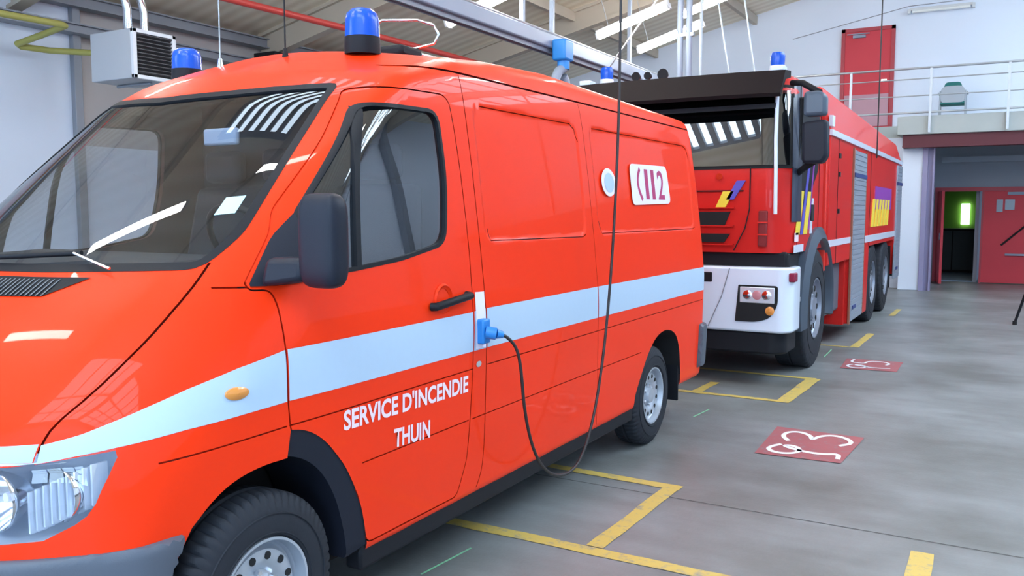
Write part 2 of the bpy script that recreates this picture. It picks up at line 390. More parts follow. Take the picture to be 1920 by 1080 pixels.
# wall trims, post, eaves beams
structure(G().box((XL, 8.0, 0), (XL + .10, 8.13, ROOFZ(XL))).build('trim_1', M_BEAM, bevel=.01))
for i, (z, h, d) in enumerate(((4.60, .13, .16), (4.20, .10, .20))):
    g = G(); g.box((XL, YF, z - h / 2), (XL + d, YB, z + h / 2)); g.box((XL, YF, z - h / 2 - .02), (XL + d + .06, YB, z - h / 2)); g.box((XL, YF, z + h / 2), (XL + d + .06, YB, z + h / 2 + .02))
    tag(g.build('eaves_beam', M_BEAM, origin=(XL, 8, z)), ('upper grey steel beam along the eaves of the left wall', 'lower grey steel beam along the eaves of the left wall')[i], 'beam', 'eaves beams on the left wall')
# rafters across the roof (follow the slope)
RAFL = {7.2: 'rafter across the roof above the left windscreen side, nearest of the three', 11.8: 'rafter crossing the roof in the middle, behind the roof beacon', 16.6: 'rafter crossing the roof nearest the gable wall'}
for i, y in enumerate((7.2, 11.8, 16.6)):
    g = G()
    for (a, b) in ((XL, 2.0), (2.0, XR)):
        za, zb = ROOFZ(a), ROOFZ(b)
        for (dy, t0, t1) in ((.10, -.46, -.40), (.03, -.40, -.06), (.10, -.06, 0.0)):
            g.hexa([(a, y - dy, za + t0), (b, y - dy, zb + t0), (b, y + dy, zb + t0), (a, y + dy, za + t0), (a, y - dy, za + t1), (b, y - dy, zb + t1), (b, y + dy, zb + t1), (a, y + dy, za + t1)])
    tag(g.build('roof_rafter', M_RAFTER, origin=(-5, y, ROOFZ(-5))), 'taupe sloping ' + RAFL[y], 'rafter', 'roof rafters')
PURL = {-5.5: 'purlin running to the gable wall at the peak of the dark V', -8.0: 'purlin along the roof above the red pipe', -3.4: 'purlin along the roof, right of the lit tubes'}
for x in (-8.0, -5.5, -3.4):
    z = ROOFZ(x); g = G(); g.box((x - .05, YF, z - .22), (x + .05, YB, z - .02))
    tag(g.build('roof_purlin', M_RAFTER, origin=(x, 15, z)), 'grey-brown ' + PURL[x], 'purlin', 'roof purlins')
# gallery
DZ = 3.40
structure(G().box((-1.95, 18.6, 3.05), (XR, YB, DZ)).build('gallery_floor', M_CONC, bevel=.01))
structure(G().box((XL, 20.6, 3.05), (-1.95, YB, DZ)).build('gallery_floor', M_CONC, bevel=.01))
g = G(); g.box((-1.85, 18.66, 2.84), (XR, 18.86, 3.05)); g.box((-1.85, 18.62, 2.80), (XR, 18.90, 2.84))
tag(g.build('deck_beam', mat('dark_red_beam', (0.10, 0.015, 0.025), 0.6), origin=(0, 18.7, 2.9)), 'dark red steel beam under the front edge of the gallery', 'beam')
tag(G().box((-1.30, 21.2, 2.62), (3.5, 21.34, 2.74)).build('deck_pipe', M_WALLG, origin=(1, 21.3, 2.6)), 'grey horizontal duct high on the wall under the gallery', 'duct')
# white pillar and stub wall
structure(G().box((-1.87, 18.9, 0), (-1.49, 19.3, 3.05)).build('wall_stub', M_WALL, bevel=.01))
structure(G().box((-2.35, 19.3, 0), (-1.87, 21.5, 3.05)).build('wall_stub', M_WALL))
g = G(); g.box((-1.49, 18.86, 0), (-1.40, 19.05, 3.0)); g.box((-1.40, 18.93, 0), (-1.30, 18.96, 3.0)); g.box((-1.31, 18.86, 0), (-1.28, 19.05, 3.0))  # lavender colour paints in the purple shadow on this narrow face
tag(g.build('steel_column', mat('column_shadow_lavender', (0.28, 0.26, 0.42), 0.5), origin=(-1.4, 18.95, 0)), 'steel column in painted lavender shadow beside the white pillar under the gallery', 'column')
# railing
o = thing('gallery_railing', (0, 18.55, 3.05), 'slim grey metal railing along the edge of the upper gallery', 'railing')
for (z, r) in ((4.30, .022), (4.10, .012), (3.78, .012), (3.46, .02)):
    G().cyl((-6.5, 18.55, z), (4, 18.55, z), r, 10).build('rail', M_RAIL, o)
for x in (-5.6, -4.2, -2.82, -1.38, -0.08, 1.3):
    g = G(); g.box((x - .022, 18.53, 3.08), (x + .022, 18.575, 4.29)); g.box((x - .022, 18.57, 3.10), (x + .022, 18.6, 3.30)); g.build('post', M_RAIL, o)
# upper door
d = structure(G().box((-3.42, YB - .03, DZ), (-2.44, YB + .02, 5.64)).build('door_1', M_DOOR))
g = G(); g.box((-3.50, YB - .06, DZ), (-3.42, YB, 5.72)); g.box((-2.44, YB - .06, DZ), (-2.36, YB, 5.72)); g.box((-3.50, YB - .06, 5.64), (-2.36, YB, 5.72)); g.build('door_frame', M_DOORF, d)
g = G(); g.box((-3.25, YB - .10, 5.50), (-2.98, YB - .03, 5.56)); g.box((-3.38, YB - .08, 5.58), (-2.9, YB - .05, 5.60)); g.build('door_closer', M_ALU, d)
G().box((-2.62, YB - .08, 4.50), (-2.50, YB - .03, 4.54)).build('door_handle', M_CHROME, d)
G().box((-3.40, YB - .045, 3.5), (-2.46, YB - .03, 4.22)).build('kick_plate', mat('pale_kick_panel', (0.50, 0.28, 0.34), 0.5), d)
# lower doors
d = structure(G().box((-0.47, YB - .04, 0.02), (1.0, YB + .02, 2.02)).build('door_2', M_DOOR))
g = G(); g.box((-1.42, YB - .05, 2.0), (1.05, YB + .02, 2.09)); g.box((-1.42, YB - .05, 0), (-1.36, YB + .02, 2.0)); g.box((-0.50, YB - .05, 0), (-0.46, YB + .02, 2.0)); g.build('door_frame', M_DOORF, d)
g = G(); g.box((-0.22, YB - .06, 1.55), (-0.10, YB - .03, 1.82)); g.box((-0.06, YB - .06, 1.60), (0.12, YB - .03, 1.82)); g.split('door_window', mat('dim_pane', (0.22, 0.26, 0.32), 0.2), d)
G().box((-0.02, YB - .10, 1.92), (0.35, YB - .04, 1.98)).build('door_closer', M_ALU, d)
G().box((-0.02, YB - .09, 0.62), (0.7, YB - .04, 0.66)).build('push_bar', M_ALU, d)
g = G(); g.cyl((-0.10, YB - .08, 0.84), (0.36, YB - .08, 1.28), .02, 8); g.build('brace_bar', M_MATTE, d)
d = structure(G().hexa([(-1.36, YB - .02, 0.02), (-1.31, YB - .02, 0.02), (-1.18, YB - .86, 0.02), (-1.23, YB - .87, 0.02), (-1.36, YB - .02, 2.0), (-1.31, YB - .02, 2.0), (-1.18, YB - .86, 2.0), (-1.23, YB - .87, 2.0)]).build('door_4', M_DOOR))
G().box((-1.27, YB - .72, .95), (-1.20, YB - .68, 1.10)).build('door_handle', M_CHROME, d)
# unlit wall tube
o = thing('wall_lamp', (-1.46, YB, 6.0), 'unlit tube lamp high on the gable wall above the gallery', 'lamp')
G().box((-2.08, YB - .07, 5.98), (-0.84, YB, 6.04)).build('housing', M_LAMPH, o, bevel=.01)
G().cyl((-2.03, YB - .10, 5.95), (-0.89, YB - .10, 5.95), .032, 12).build('tube', mat('unlit_tube', (0.80, 0.82, 0.80), 0.3), o, smooth=40)
g = G(); g.box((-2.12, YB - .12, 5.92), (-2.06, YB, 6.02)); g.box((-0.86, YB - .12, 5.92), (-0.80, YB, 6.02)); g.split('end_cap', M_LAMPH, o, bevel=.006)
tag(G().tube([(-4.6, YB - .01, 5.62), (-2.1, YB - .01, 6.1), (-0.8, YB - .01, 6.12), (1.5, YB - .01, 6.14)], .008, 6).build('wall_cable', M_BEAM, origin=(-2, YB, 6)), 'thin grey cable running along the gable wall to the unlit lamp', 'cable')

# fluorescent lamps hung under the roof
def make_lamp():
    o = thing('fluorescent_lamp', (0, 0, 0), 'x', 'lamp', 'lit tubes under the roof')
    G().box((-.63, -.03, .05), (.63, .03, .10)).build('housing', M_LAMPH, o, bevel=.008)
    G().cyl((-.6, 0, 0), (.6, 0, 0), .052, 16).build('tube', M_TUBE, o, smooth=60)
    g = G(); g.box((-.63, -.065, -.045), (-.6, .065, .05)); g.box((.6, -.065, -.045), (.63, .065, .05)); g.split('end_cap', M_LAMPH, o)
    for x in (-.4, .4): G().cyl((x, 0, .1), (x, 0, .9), .006, 6).build('hanger', M_RAIL, o)
    return o
lp = make_lamp()
SL = -math.atan(0.30)
LAMPS = [((-5.24, 13.0, 4.53), 'lit fluorescent tube, left and higher of the pair seen in front of the gable wall'),
         ((-5.33, 15.0, 4.63), 'lit fluorescent tube, lower of the pair, crossing behind the pale vertical pipes'),
         ((-4.72, 15.6, 5.30), 'lit fluorescent tube just above and between the pair'),
         ((-6.25, 10.2, 4.32), 'lit fluorescent tube at the top edge of the photo, above the aluminium rail'),
         ((-4.5, 1.34, 5.0), 'fluorescent tube above the van bonnet, seen only mirrored in the windscreen'),
         ((-2.45, 1.95, 5.0), 'fluorescent tube above the van door, seen only mirrored in the windscreen corner'),
         ((-4.6, 0.0, 5.0), 'fluorescent tube above and ahead of the van nose, mirrored in the bonnet'),
         ((-3.6, 6.4, 4.9), 'fluorescent tube above the rear of the van, mirrored in the truck windscreen'),
         ((0.6, 3.5, 5.4), 'fluorescent tube over the open floor beside the van'),
         ((0.8, 10.0, 5.4), 'fluorescent tube over the open floor beside the truck'),
         ((3.2, 7.0, 5.4), 'fluorescent tube over the open floor far right of the truck'),
         ((-4.5, 8.3, 5.6), 'added unseen fluorescent tube brightening the ceiling, over the truck cab'),  # from here on: out-of-view tubes added to brighten the ceiling
         ((-2.2, 11.5, 6.2), 'added unseen fluorescent tube brightening the ceiling, over the truck body'),
         ((-8.3, 5.6, 4.9), 'added unseen fluorescent tube brightening the ceiling, before the unit heater'),
         ((-2.0, 16.5, 7.2), 'added unseen fluorescent tube brightening the ceiling, before the gallery')]
for i, (p, lb) in enumerate(LAMPS):
    if i == 0: lp.location = p; lp.rotation_euler = (0, SL, 0); lp['label'] = lb; continue
    rigid_copy(lp, p, lb, rot=(0, SL if i < 4 else (-0.23), 0.31 if i == 4 else 0))

# heater, pipes, rail, hoses
o = thing('unit_heater', (-10.4, 7.9, 3.3), 'grey boxy unit heater with black louvred grille hanging by the left wall', 'heater')
G().box((-10.85, 7.54, 3.31), (-10.02, 8.22, 3.95)).build('casing', M_HEAT, o, bevel=.012)
g = G(); g.box((-10.02, 7.54, 3.31), (-9.97, 7.60, 3.95)); g.box((-10.02, 8.16, 3.31), (-9.97, 8.22, 3.95)); g.box((-10.02, 7.54, 3.31), (-9.97, 8.22, 3.36)); g.box((-10.02, 7.54, 3.90), (-9.97, 8.22, 3.95)); g.build('grille_frame', M_HFRAME, o, bevel=.005)
G().box((-10.02, 7.6, 3.36), (-10.005, 8.16, 3.90)).build('grille_back', M_MATTE, o)
g = G()
for k in range(11):
    z = 3.385 + k * .048; g.hexa([(-10.0, 7.6, z), (-9.975, 7.6, z + .018), (-9.975, 8.16, z + .018), (-10.0, 8.16, z), (-10.0, 7.6, z + .006), (-9.975, 7.6, z + .024), (-9.975, 8.16, z + .024), (-10.0, 8.16, z + .006)])
g.build('louvres', mat('louvre_grey', (0.09, 0.09, 0.10), 0.4, metal=.4), o)
for y in (7.72, 7.98): G().tube([(-10.3, y, 3.95), (-10.3, y, 4.25), (-10.3, y - .04, 4.4), (-10.3, y - .05, 5.2)], .055, 14).build('flue_pipe', M_CHROME, o, smooth=50)
G().tube([(-10.80, 7.9, 3.29), (-10.1, 7.9, 3.29)], .02, 8).build('bracket', M_BEAM, o)
tag(G().tube([(-11.0, 4.2, 4.0), (-10.9, 6.2, 4.0), (-10.82, 7.12, 4.0), (-10.86, 7.2, 4.0), (-11.3, 7.16, 3.92), (-11.72, 7.06, 3.82), (-11.74, 7.12, 3.80), (-11.68, 7.5, 3.80), (-11.3, 7.75, 3.78), (-10.93, 7.8, 3.74)], .042, 12).build('gas_pipe', M_YEL, origin=(-11, 6, 4), smooth=50), 'yellow gas pipe zigzagging along the left wall to the unit heater', 'pipe')
tag(G().tube([(-9.6, 4, 4.5), (-9.5, 8.8, 4.5), (-9.3, 12.5, 4.5), (-9.28, 16, 4.5)], .05, 12).build('overhead_pipe', M_REDP, origin=(-9.5, 9, 4.5), smooth=50), 'thin red pipe running under the roof above the van', 'pipe')
# electrical box under eaves, dark
tag(G().box((-11.7, 11.3, 4.05), (-11.2, 11.8, 4.35)).build('junction_box', M_MATTE, origin=(-11.5, 11.5, 4.1), bevel=.01), 'small black junction box under the eaves beam behind the van roof', 'box')
# aluminium extraction rail
o = thing('extraction_rail', (-5.9, 10, 4.0), 'long aluminium exhaust-extraction rail hung under the roof above the van', 'rail')
A = Vector((-6.09, 5.0, 4.0)); 
g = G(); g.box((-6.06, 4.0, 3.92), (-5.82, 16.2, 4.12)); g.build('profile', M_ALU, o, bevel=.02)
g = G(); g.box((-6.00, 4.0, 3.86), (-5.97, 16.2, 3.93)); g.box((-5.91, 4.0, 3.86), (-5.88, 16.2, 3.93)); g.split('track_lip', M_BEAM, o)
g = G(); g.cyl((-6.02, 4.0, 4.15), (-6.02, 16.2, 4.15), .03, 8); g.cyl((-5.86, 4.0, 4.14), (-5.86, 16.2, 4.14), .02, 8); g.split('air_line', M_RAIL, o)
for y in (8.5, 10.7, 11.6, 14.6):
    g = G(); g.box((-5.97, y - .03, 4.12), (-5.91, y + .03, ROOFZ(-5.94))); g.build('hanger', M_ALU, o)
o = thing('hose_carriage', (-5.94, 11.75, 3.6), 'bright blue trolley with grey hose coil hanging from the aluminium rail', 'hose')
G().box((-5.817, 11.35, 3.74), (-5.60, 11.65, 4.04)).build('trolley', M_BLUEPL, o, bevel=.03)
G().cyl((-5.70, 11.5, 3.62), (-5.70, 11.5, 3.74), .09, 14).build('coupling', M_BLUEPL, o, smooth=40)
G().tube([(-5.70, 11.5, 3.64), (-5.72, 11.38, 3.58), (-5.72, 11.28, 3.46), (-5.70, 11.30, 3.32), (-5.69, 11.42, 3.26), (-5.69, 11.54, 3.32), (-5.70, 11.56, 3.46), (-5.71, 11.5, 3.52)], .07, 12).build('hose', M_ALU, o, smooth=60)
# pale vertical pipes and stays behind the truck cab
o = thing('riser_pipes', (-4.75, 13.9, 3.2), 'pair of pale blue-white vertical pipes dropping from the roof behind the truck cab', 'pipe')
for (dx, r) in ((-.07, .05), (.08, .05)): G().cyl((-4.70 + dx, 13.9, 3.1), (-4.70 + dx, 13.9, ROOFZ(-4.85)), r, 14).build('pipe', M_ALU, o, smooth=40)
for z in (3.5, 4.4, 5.3): G().box((-4.86, 13.86, z), (-4.54, 13.94, z + .05)).build('clamp', M_RAIL, o)
G().cyl((-4.42, 13.9, 3.1), (-4.42, 13.9, ROOFZ(-4.45)), .025, 8).build('thin_pipe', M_RAIL, o, smooth=40)
STAY = [((-4.30, 14.0, 5.6), (-3.95, 14.0, 3.6), 'left of two thin slanting stays right of the pale vertical pipes'), ((-4.0, 14.0, 6.4), (-3.55, 14.0, 3.6), 'right of two thin slanting stays right of the pale vertical pipes'),
        ((-4.9, 13.2, 4.9), (-5.75, 13.2, 3.85), 'thin slanting stay crossing the two lit tubes')]
for a, b, lb in STAY:
    tag(G().cyl(a, b, .014, 6).build('roof_stay', M_RAIL, origin=a), lb, 'cable', 'thin stays behind the truck')
# hanging cord in front of the truck side
tag(G().tube([(-1.2, 9.7, ROOFZ(-1.2)), (-1.2, 9.7, 4), (-1.2, 9.7, 2.12)], .007, 6).build('hanging_cord', M_CABLE, origin=(-1.2, 9.7, 2.1)), 'thin dark cord hanging in front of the red truck body', 'cord')
# ------------------------------------------------------------------ floor markings
def line(pts, wd, lb, name='floor_line', m=None, z=0.003, grp='yellow bay lines'):
    g = G()
    for (a, b) in pts:
        a = Vector((*a, 0)); b = Vector((*b, 0)); d = (b - a).normalized(); n = Vector((-d.y, d.x, 0)) * wd / 2
        K = max(2, int((b - a).length / .12)); L_, R_ = [], []
        for k in range(K + 1):
            p = a + (b - a) * k / K; L_.append(p + n * random.uniform(.86, 1.08)); R_.append(p - n * random.uniform(.86, 1.08))
        vs = [(q.x, q.y, z) for q in L_ + R_]; g.add(vs, [(i, i + K + 1, i + K + 2, i + 1) for i in range(K)])
    return tag(g.build(name, m or M_LINE, origin=(pts[0][0][0], pts[0][0][1], 0)), lb, 'floor marking', grp)
line([((-3.2, 3.58), (-0.4, 3.58))], .09, 'long yellow line across the floor in the foreground beside the front wheel')
line([((-1.62, 3.63), (-1.60, 4.62))], .09, 'short yellow line joining the two nearest cross lines', z=.0035)
line([((-3.2, 4.72), (-1.55, 4.66))], .085, 'yellow line ending at the corner under the middle of the van')
line([((-3.2, 7.27), (-1.50, 7.27))], .08, 'thin yellow line just behind the van rear wheel')
line([((-1.55, 7.3), (-1.52, 8.40))], .13, 'broad yellow end bar of the marked box behind the van', z=.0035)
line([((-3.2, 8.42), (-1.5, 8.40))], .08, 'thin yellow line in front of the truck front wheel')
line([((-2.30, 7.30), (-2.28, 7.78))], .09, 'short yellow stub inside the marked box behind the van', z=.0035)
line([((-1.48, 10.6), (-1.46, 11.9))], .09, 'faint yellow line beside the truck, beyond its front wheel')
line([((-2.0, 10.6), (-1.5, 10.6))], .06, 'faint yellow cross line beside the truck')
line([((-1.46, 14.1), (-1.45, 15.1))], .08, 'far faint yellow line beside the truck rear wheels')
line([((-0.27, 3.3), (-0.275, 4.32))], .10, 'pale yellow line ending near the bottom right of the photo')
line([((-2.15, 2.97), (-2.12, 3.33))], .012, 'green chalk stroke on the floor beside the van front wheel', 'chalk_mark', M_CHALK, grp='green chalk strokes')
line([((-2.03, 6.37), (-2.0, 6.68))], .014, 'green chalk stroke on the floor behind the van mudflap', 'chalk_mark', M_CHALK, grp='green chalk strokes')
line([((-1.66, 9.72), (-1.68, 10.33))], .014, 'green chalk stroke on the floor at the truck front wheel', 'chalk_mark', M_CHALK, grp='green chalk strokes')
line([((-3.2, 4.50), (3.0, 4.47))], .010, 'fine dark joint line across the concrete floor', 'floor_joint', mat('dark_joint', (0.09, 0.09, 0.09), 0.8), z=.0012, grp=None)
def digits(paths, x0, y0, sx, sy, wd, parent, m):
    """digits read with their top towards -x... paths in (u,v), u to the right, v up; laid on floor"""
    for name, P in paths:
        P = resample(chaikin(P, 2), .04); g = G(); vs = []
        for i, p in enumerate(P):
            t = P[min(i + 1, len(P) - 1)] - P[max(i - 1, 0)]; t = t / (np.linalg.norm(t) + 1e-9); n = np.array([-t[1], t[0]]) * wd / 2
            for s in (1, -1): q = p + n * s; vs.append((x0 + q[0] * sx, y0 + q[1] * sy, .006))
        g.add(vs, [(2 * i, 2 * i + 1, 2 * i + 3, 2 * i + 2) for i in range(len(P) - 1)])
        g.build(name, m, parent)
# the number is painted to be read from the left bay side: its top points to -x... (u along x, v along y)
o = thing('bay_number', (-1.1, 6.0, 0), 'red floor patch with white number 93, the nearer of two', 'floor marking', 'painted bay numbers')
G().add([(-1.37, 5.60, .004), (-0.84, 5.63, .004), (-0.80, 6.36, .004), (-1.40, 6.38, .004)], [(0, 1, 2, 3)]).build('patch', M_PATCH, o)
D93 = [('digit', [(.10, .30), (.02, .20), (.00, .10), (.10, .02), (.26, .03), (.36, .12), (.33, .24), (.22, .30), (.12, .26), (.36, .16), (.60, .14), (.78, .22), (.80, .06)]),
       ('digit', [(.14, .44), (.02, .58), (.04, .74), (.18, .80), (.34, .70), (.38, .56), (.44, .74), (.60, .82), (.78, .74), (.84, .60), (.72, .48)])]
digits(D93, -1.32, 5.66, .56, .80, .055, o, M_DIGIT)
o = thing('bay_number', (-1.15, 9.45, 0), 'faint red floor patch with worn white number 95 by the truck', 'floor marking', 'painted bay numbers')
G().add([(-1.40, 9.12, .004), (-0.88, 9.16, .004), (-0.88, 9.78, .004), (-1.43, 9.76, .004)], [(0, 1, 2, 3)]).build('patch', M_PATCH, o)
D95 = [('digit', [(.10, .36), (.02, .22), (.06, .06), (.22, .02), (.36, .10), (.36, .26), (.22, .34), (.12, .30), (.40, .18), (.62, .16), (.80, .22)]),
       ('digit', [(.04, .86), (.02, .54), (.30, .50), (.30, .72), (.44, .84), (.64, .80), (.74, .66), (.68, .50)])]
digits(D95, -1.37, 9.18, .52, .62, .05, o, M_DIGIT)
# chair on the gallery
o = thing('gallery_chair', (-1.15, 20.9, DZ), 'grey metal chair with dark teal top standing on the gallery', 'chair')
cx, cy = -1.12, 20.9
G().prism(rpoly([(cx - .24, DZ + .44), (cx + .24, DZ + .44), (cx + .22, DZ + .80), (cx - .22, DZ + .80)], .12), 'y', cy - .20, cy - .17).build('backrest', M_CHAIR, o, bevel=.008)
G().prism(rpoly([(cx - .18, DZ + .76), (cx + .18, DZ + .76), (cx + .14, DZ + .88), (cx - .14, DZ + .88)], .06), 'y', cy - .19, cy - .14).build('backrest_top', M_TEAL, o, bevel=.008)
G().box((cx - .24, cy - .2, DZ + .42), (cx + .24, cy + .26, DZ + .47)).build('seat', M_TEAL, o, bevel=.015)
for (sx, sy) in ((-1, -1), (1, -1), (-1, 1), (1, 1)):
    G().tube([(cx + sx * .25, cy + sy * .2, DZ), (cx + sx * .24, cy + sy * .2, DZ + .45), (cx + sx * .24, cy + sy * .18, DZ + (.66 if sy > 0 else .7))], .013, 8).build('leg', M_CHAIR, o)
for sx in (-1, 1): G().tube([(cx + sx * .27, cy - .2, DZ + .66), (cx + sx * .27, cy + .2, DZ + .66)], .016, 8).build('armrest', M_CHAIR, o)
# tripod at the right edge
o = thing('camera_tripod', (0.42, 13.8, 0), 'dark camera tripod cut off by the right edge of the photo', 'tripod')
for (x, y) in ((0.15, 13.85), (0.55, 13.45), (0.62, 14.2)):
    l = G().tube([(0.44, 13.83, 1.1), (x, y, .03)], .018, 8).build('leg', M_BLACK, o)
    G().cyl((x, y, 0), (x, y, .05), .028, 8).build('foot', M_MATTE, l)
G().cyl((0.44, 13.83, 1.0), (0.44, 13.83, 1.45), .03, 10).build('column', M_BLACK, o)
G().box((0.36, 13.72, 1.45), (0.54, 13.95, 1.6)).build('head', M_BLACK, o, bevel=.02)
# ================================================================== THE VAN (driver's side faces +x, nose towards -y)
XC = -2.969
_PY = np.array([1.02,1.05,1.075,1.08,1.12,1.19,1.32,1.46,1.615,2.375,2.56,2.77,3.0,3.4,4.0,7.0])
_PZ = np.array([-0.6,0.30,0.60,0.78,0.91,1.02,1.15,1.275,1.39,2.03,2.14,2.22,2.30,2.35,2.375,2.305])
_WZ = np.array([0.0,0.35,0.6,1.0,1.1,1.4,1.75,2.04,2.17,2.3,2.4])
_WW = np.array([.93,.945,.958,.966,.966,.940,.902,.864,.842,.79,.74])
def smooth_tab(X, Y, lo, hi, sig, n=4000):
    xs = np.linspace(lo, hi, n); ys = np.interp(xs, X, Y); h = (hi - lo) / (n - 1); m = int(3 * sig / h) + 1
    k = np.exp(-0.5 * (np.arange(-m, m + 1) * h / sig) ** 2); k /= k.sum()
    yp = np.concatenate([ys[0] + (ys[1] - ys[0]) * np.arange(-m, 0), ys, ys[-1] + (ys[-1] - ys[-2]) * np.arange(1, m + 1)])
    return xs, np.convolve(yp, k, 'valid')
_PXs, _PYs = smooth_tab(_PY, _PZ, 1.0, 7.0, 0.03); _dP = np.gradient(_PYs, _PXs)
_WXs, _WYs = smooth_tab(_WZ, _WW, 0, 2.5, 0.06)
def sst(x, a, b):
    t = np.clip((x - a) / (b - a), 0, 1); return t * t * (3 - 2 * t)
def smax(a, b, k):
    h = np.clip(k - np.abs(a - b), 0, None) / k; return np.maximum(a, b) + h * h * k * 0.25
def rbox(y, z, y0, y1, z0, z1, r):
    qy = np.abs(y - (y0 + y1) / 2) - (y1 - y0) / 2 + r; qz = np.abs(z - (z0 + z1) / 2) - (z1 - z0) / 2 + r
    return np.hypot(np.maximum(qy, 0), np.maximum(qz, 0)) + np.minimum(np.maximum(qy, qz), 0) - r
def F0(u, y, z):
    u = np.abs(u); w = np.interp(z, _WXs, _WYs) - 0.085 * np.clip(2.35 - y, 0, None) ** 1.8
    fs = u - w; yy = y - 0.45 * u * u; P = np.interp(yy, _PXs, _PYs); d = np.interp(yy, _PXs, _dP)
    ft = (z - P + 0.10 * sst(yy, 2.4, 3.3) * u * u) / np.sqrt(1 + d * d)
    f = smax(fs, ft, 0.26 - 0.20 * sst(y, 2.05, 2.6))
    f = smax(f, y - 6.56 + 0.05 * sst(z, 1.1, 2.2), 0.10)
    return smax(f, 0.30 - z, 0.05)
def F(u, y, z):
    f = F0(u, y, z); side = sst(np.abs(u), .6, .75)
    m = (1 - sst(rbox(y, z, 3.335, 4.405, 1.445, 2.055, .07), -.012, .012)) + (1 - sst(rbox(y, z, 4.585, 6.32, 1.45, 2.055, .07), -.012, .012))
    bowl = .022 * np.exp(-((y - 2.965) / .055) ** 2 - ((z - 1.222) / .034) ** 2)
    bead = np.exp(-((z - .885) / .012) ** 2) * .005 + np.exp(-((z - .657) / .012) ** 2) * .004 * sst(y, 2.4, 2.5) * (1 - sst(y, 5.1, 5.2))
    arch = np.abs(np.hypot((y - 1.98) * 1.0, z - .30) - .51)
    lip = .012 * np.exp(-(arch / .035) ** 2) * (y < 2.06) * sst(z, .55, .65)
    return f + side * (0.007 * m )
def grad(f, u, y, z, h=1e-3):
    g = np.array([f(u + h, y, z) - f(u - h, y, z), f(u, y + h, z) - f(u, y - h, z), f(u, y, z + h) - f(u, y, z - h)]); return g / (np.linalg.norm(g, axis=0) + 1e-12)
def bis(fun, a, b, it=34):
    a = np.array(a, float); b = np.array(b, float)       # fun(a) < 0 < fun(b)
    for _ in range(it):
        m = (a + b) / 2; v = fun(m) < 0; a = np.where(v, m, a); b = np.where(v, b, m)
    return (a + b) / 2
def side_u(y, z, off=0.0):
    y = np.asarray(y, float); z = np.asarray(z, float); return bis(lambda t: F0(t, y, z) - off, np.zeros_like(y) + .3, np.zeros_like(y) + 1.3)
def front_y(u, z, off=0.0):
    u = np.asarray(u, float); z = np.asarray(z, float); return bis(lambda t: F0(u, t, z) - off, np.full_like(u, 3.4), np.full_like(u, 0.5))
def top_z(u, y, off=0.0):
    u = np.asarray(u, float); y = np.asarray(y, float); return bis(lambda t: F0(u, y, t) - off, np.full_like(u, .8), np.full_like(u, 3.0))
def ray_mesh(fun, A, B, ns, na, nc, axis=1, R=2.2):
    """closed quad mesh of fun<0 by bisection on rays leaving the segment A-B"""
    A = np.array(A, float); B = np.array(B, float); ax = np.eye(3)[axis]; e1 = np.eye(3)[(axis + 1) % 3]; e2 = np.eye(3)[(axis + 2) % 3]
    th = np.linspace(0, 2 * np.pi, na, endpoint=False); rad = np.cos(th)[:, None] * e1 + np.sin(th)[:, None] * e2
    O, D = [], []
    for k in range(1, nc + 1):
        p = (math.pi / 2) * k / (nc + 1); O.append(np.repeat(A[None], na, 0)); D.append(rad * math.sin(p) - ax * math.cos(p))
    for k in range(ns + 1):
        O.append(np.repeat((A + (B - A) * k / ns)[None], na, 0)); D.append(rad)
    for k in range(nc, 0, -1):
        p = (math.pi / 2) * k / (nc + 1); O.append(np.repeat(B[None], na, 0)); D.append(rad * math.sin(p) + ax * math.cos(p))
    nr = len(O); O = np.concatenate(O + [A[None], B[None]]); D = np.concatenate(D + [-ax[None], ax[None]])
    t = bis(lambda s: fun(*(O + D * s[:, None]).T), np.zeros(len(O)), np.full(len(O), R)); V = O + D * t[:, None]
    i = np.arange(nr - 1)[:, None]; j = np.arange(na)[None, :]; j2 = (j + 1) % na
    Q = np.stack([i * na + j, i * na + j2, (i + 1) * na + j2, (i + 1) * na + j], -1).reshape(-1, 4)
    Fs = [tuple(map(int, q)) for q in Q]; p0, p1 = nr * na, nr * na + 1
    Fs += [(p0, (k + 1) % na, k) for k in range(na)]; b = (nr - 1) * na; Fs += [(p1, b + k, b + (k + 1) % na) for k in range(na)]
    return V, Fs
def tmp_obj(vs, fs, name='tmp'):
    import bmesh
    me = bpy.data.meshes.new(name); me.from_pydata([tuple(v) for v in vs], [], fs); me.update()
    bm = bmesh.new(); bm.from_mesh(me); bmesh.ops.recalc_face_normals(bm, faces=bm.faces); bm.to_mesh(me); bm.free()
    o = bpy.data.objects.new(name, me); COL.objects.link(o); return o
def gobj(g): return tmp_obj(g.v, g.f)
def boolean(o, c, op='DIFFERENCE', solver='MANIFOLD', keep=False):
    m = o.modifiers.new('b', 'BOOLEAN'); m.operation = op; m.object = c; m.solver = solver
    dg = bpy.context.evaluated_depsgraph_get(); dg.update()
    me = bpy.data.meshes.new_from_object(o.evaluated_get(dg)); o.modifiers.clear(); o.data = me
    if not keep: bpy.data.objects.remove(c)
    return o
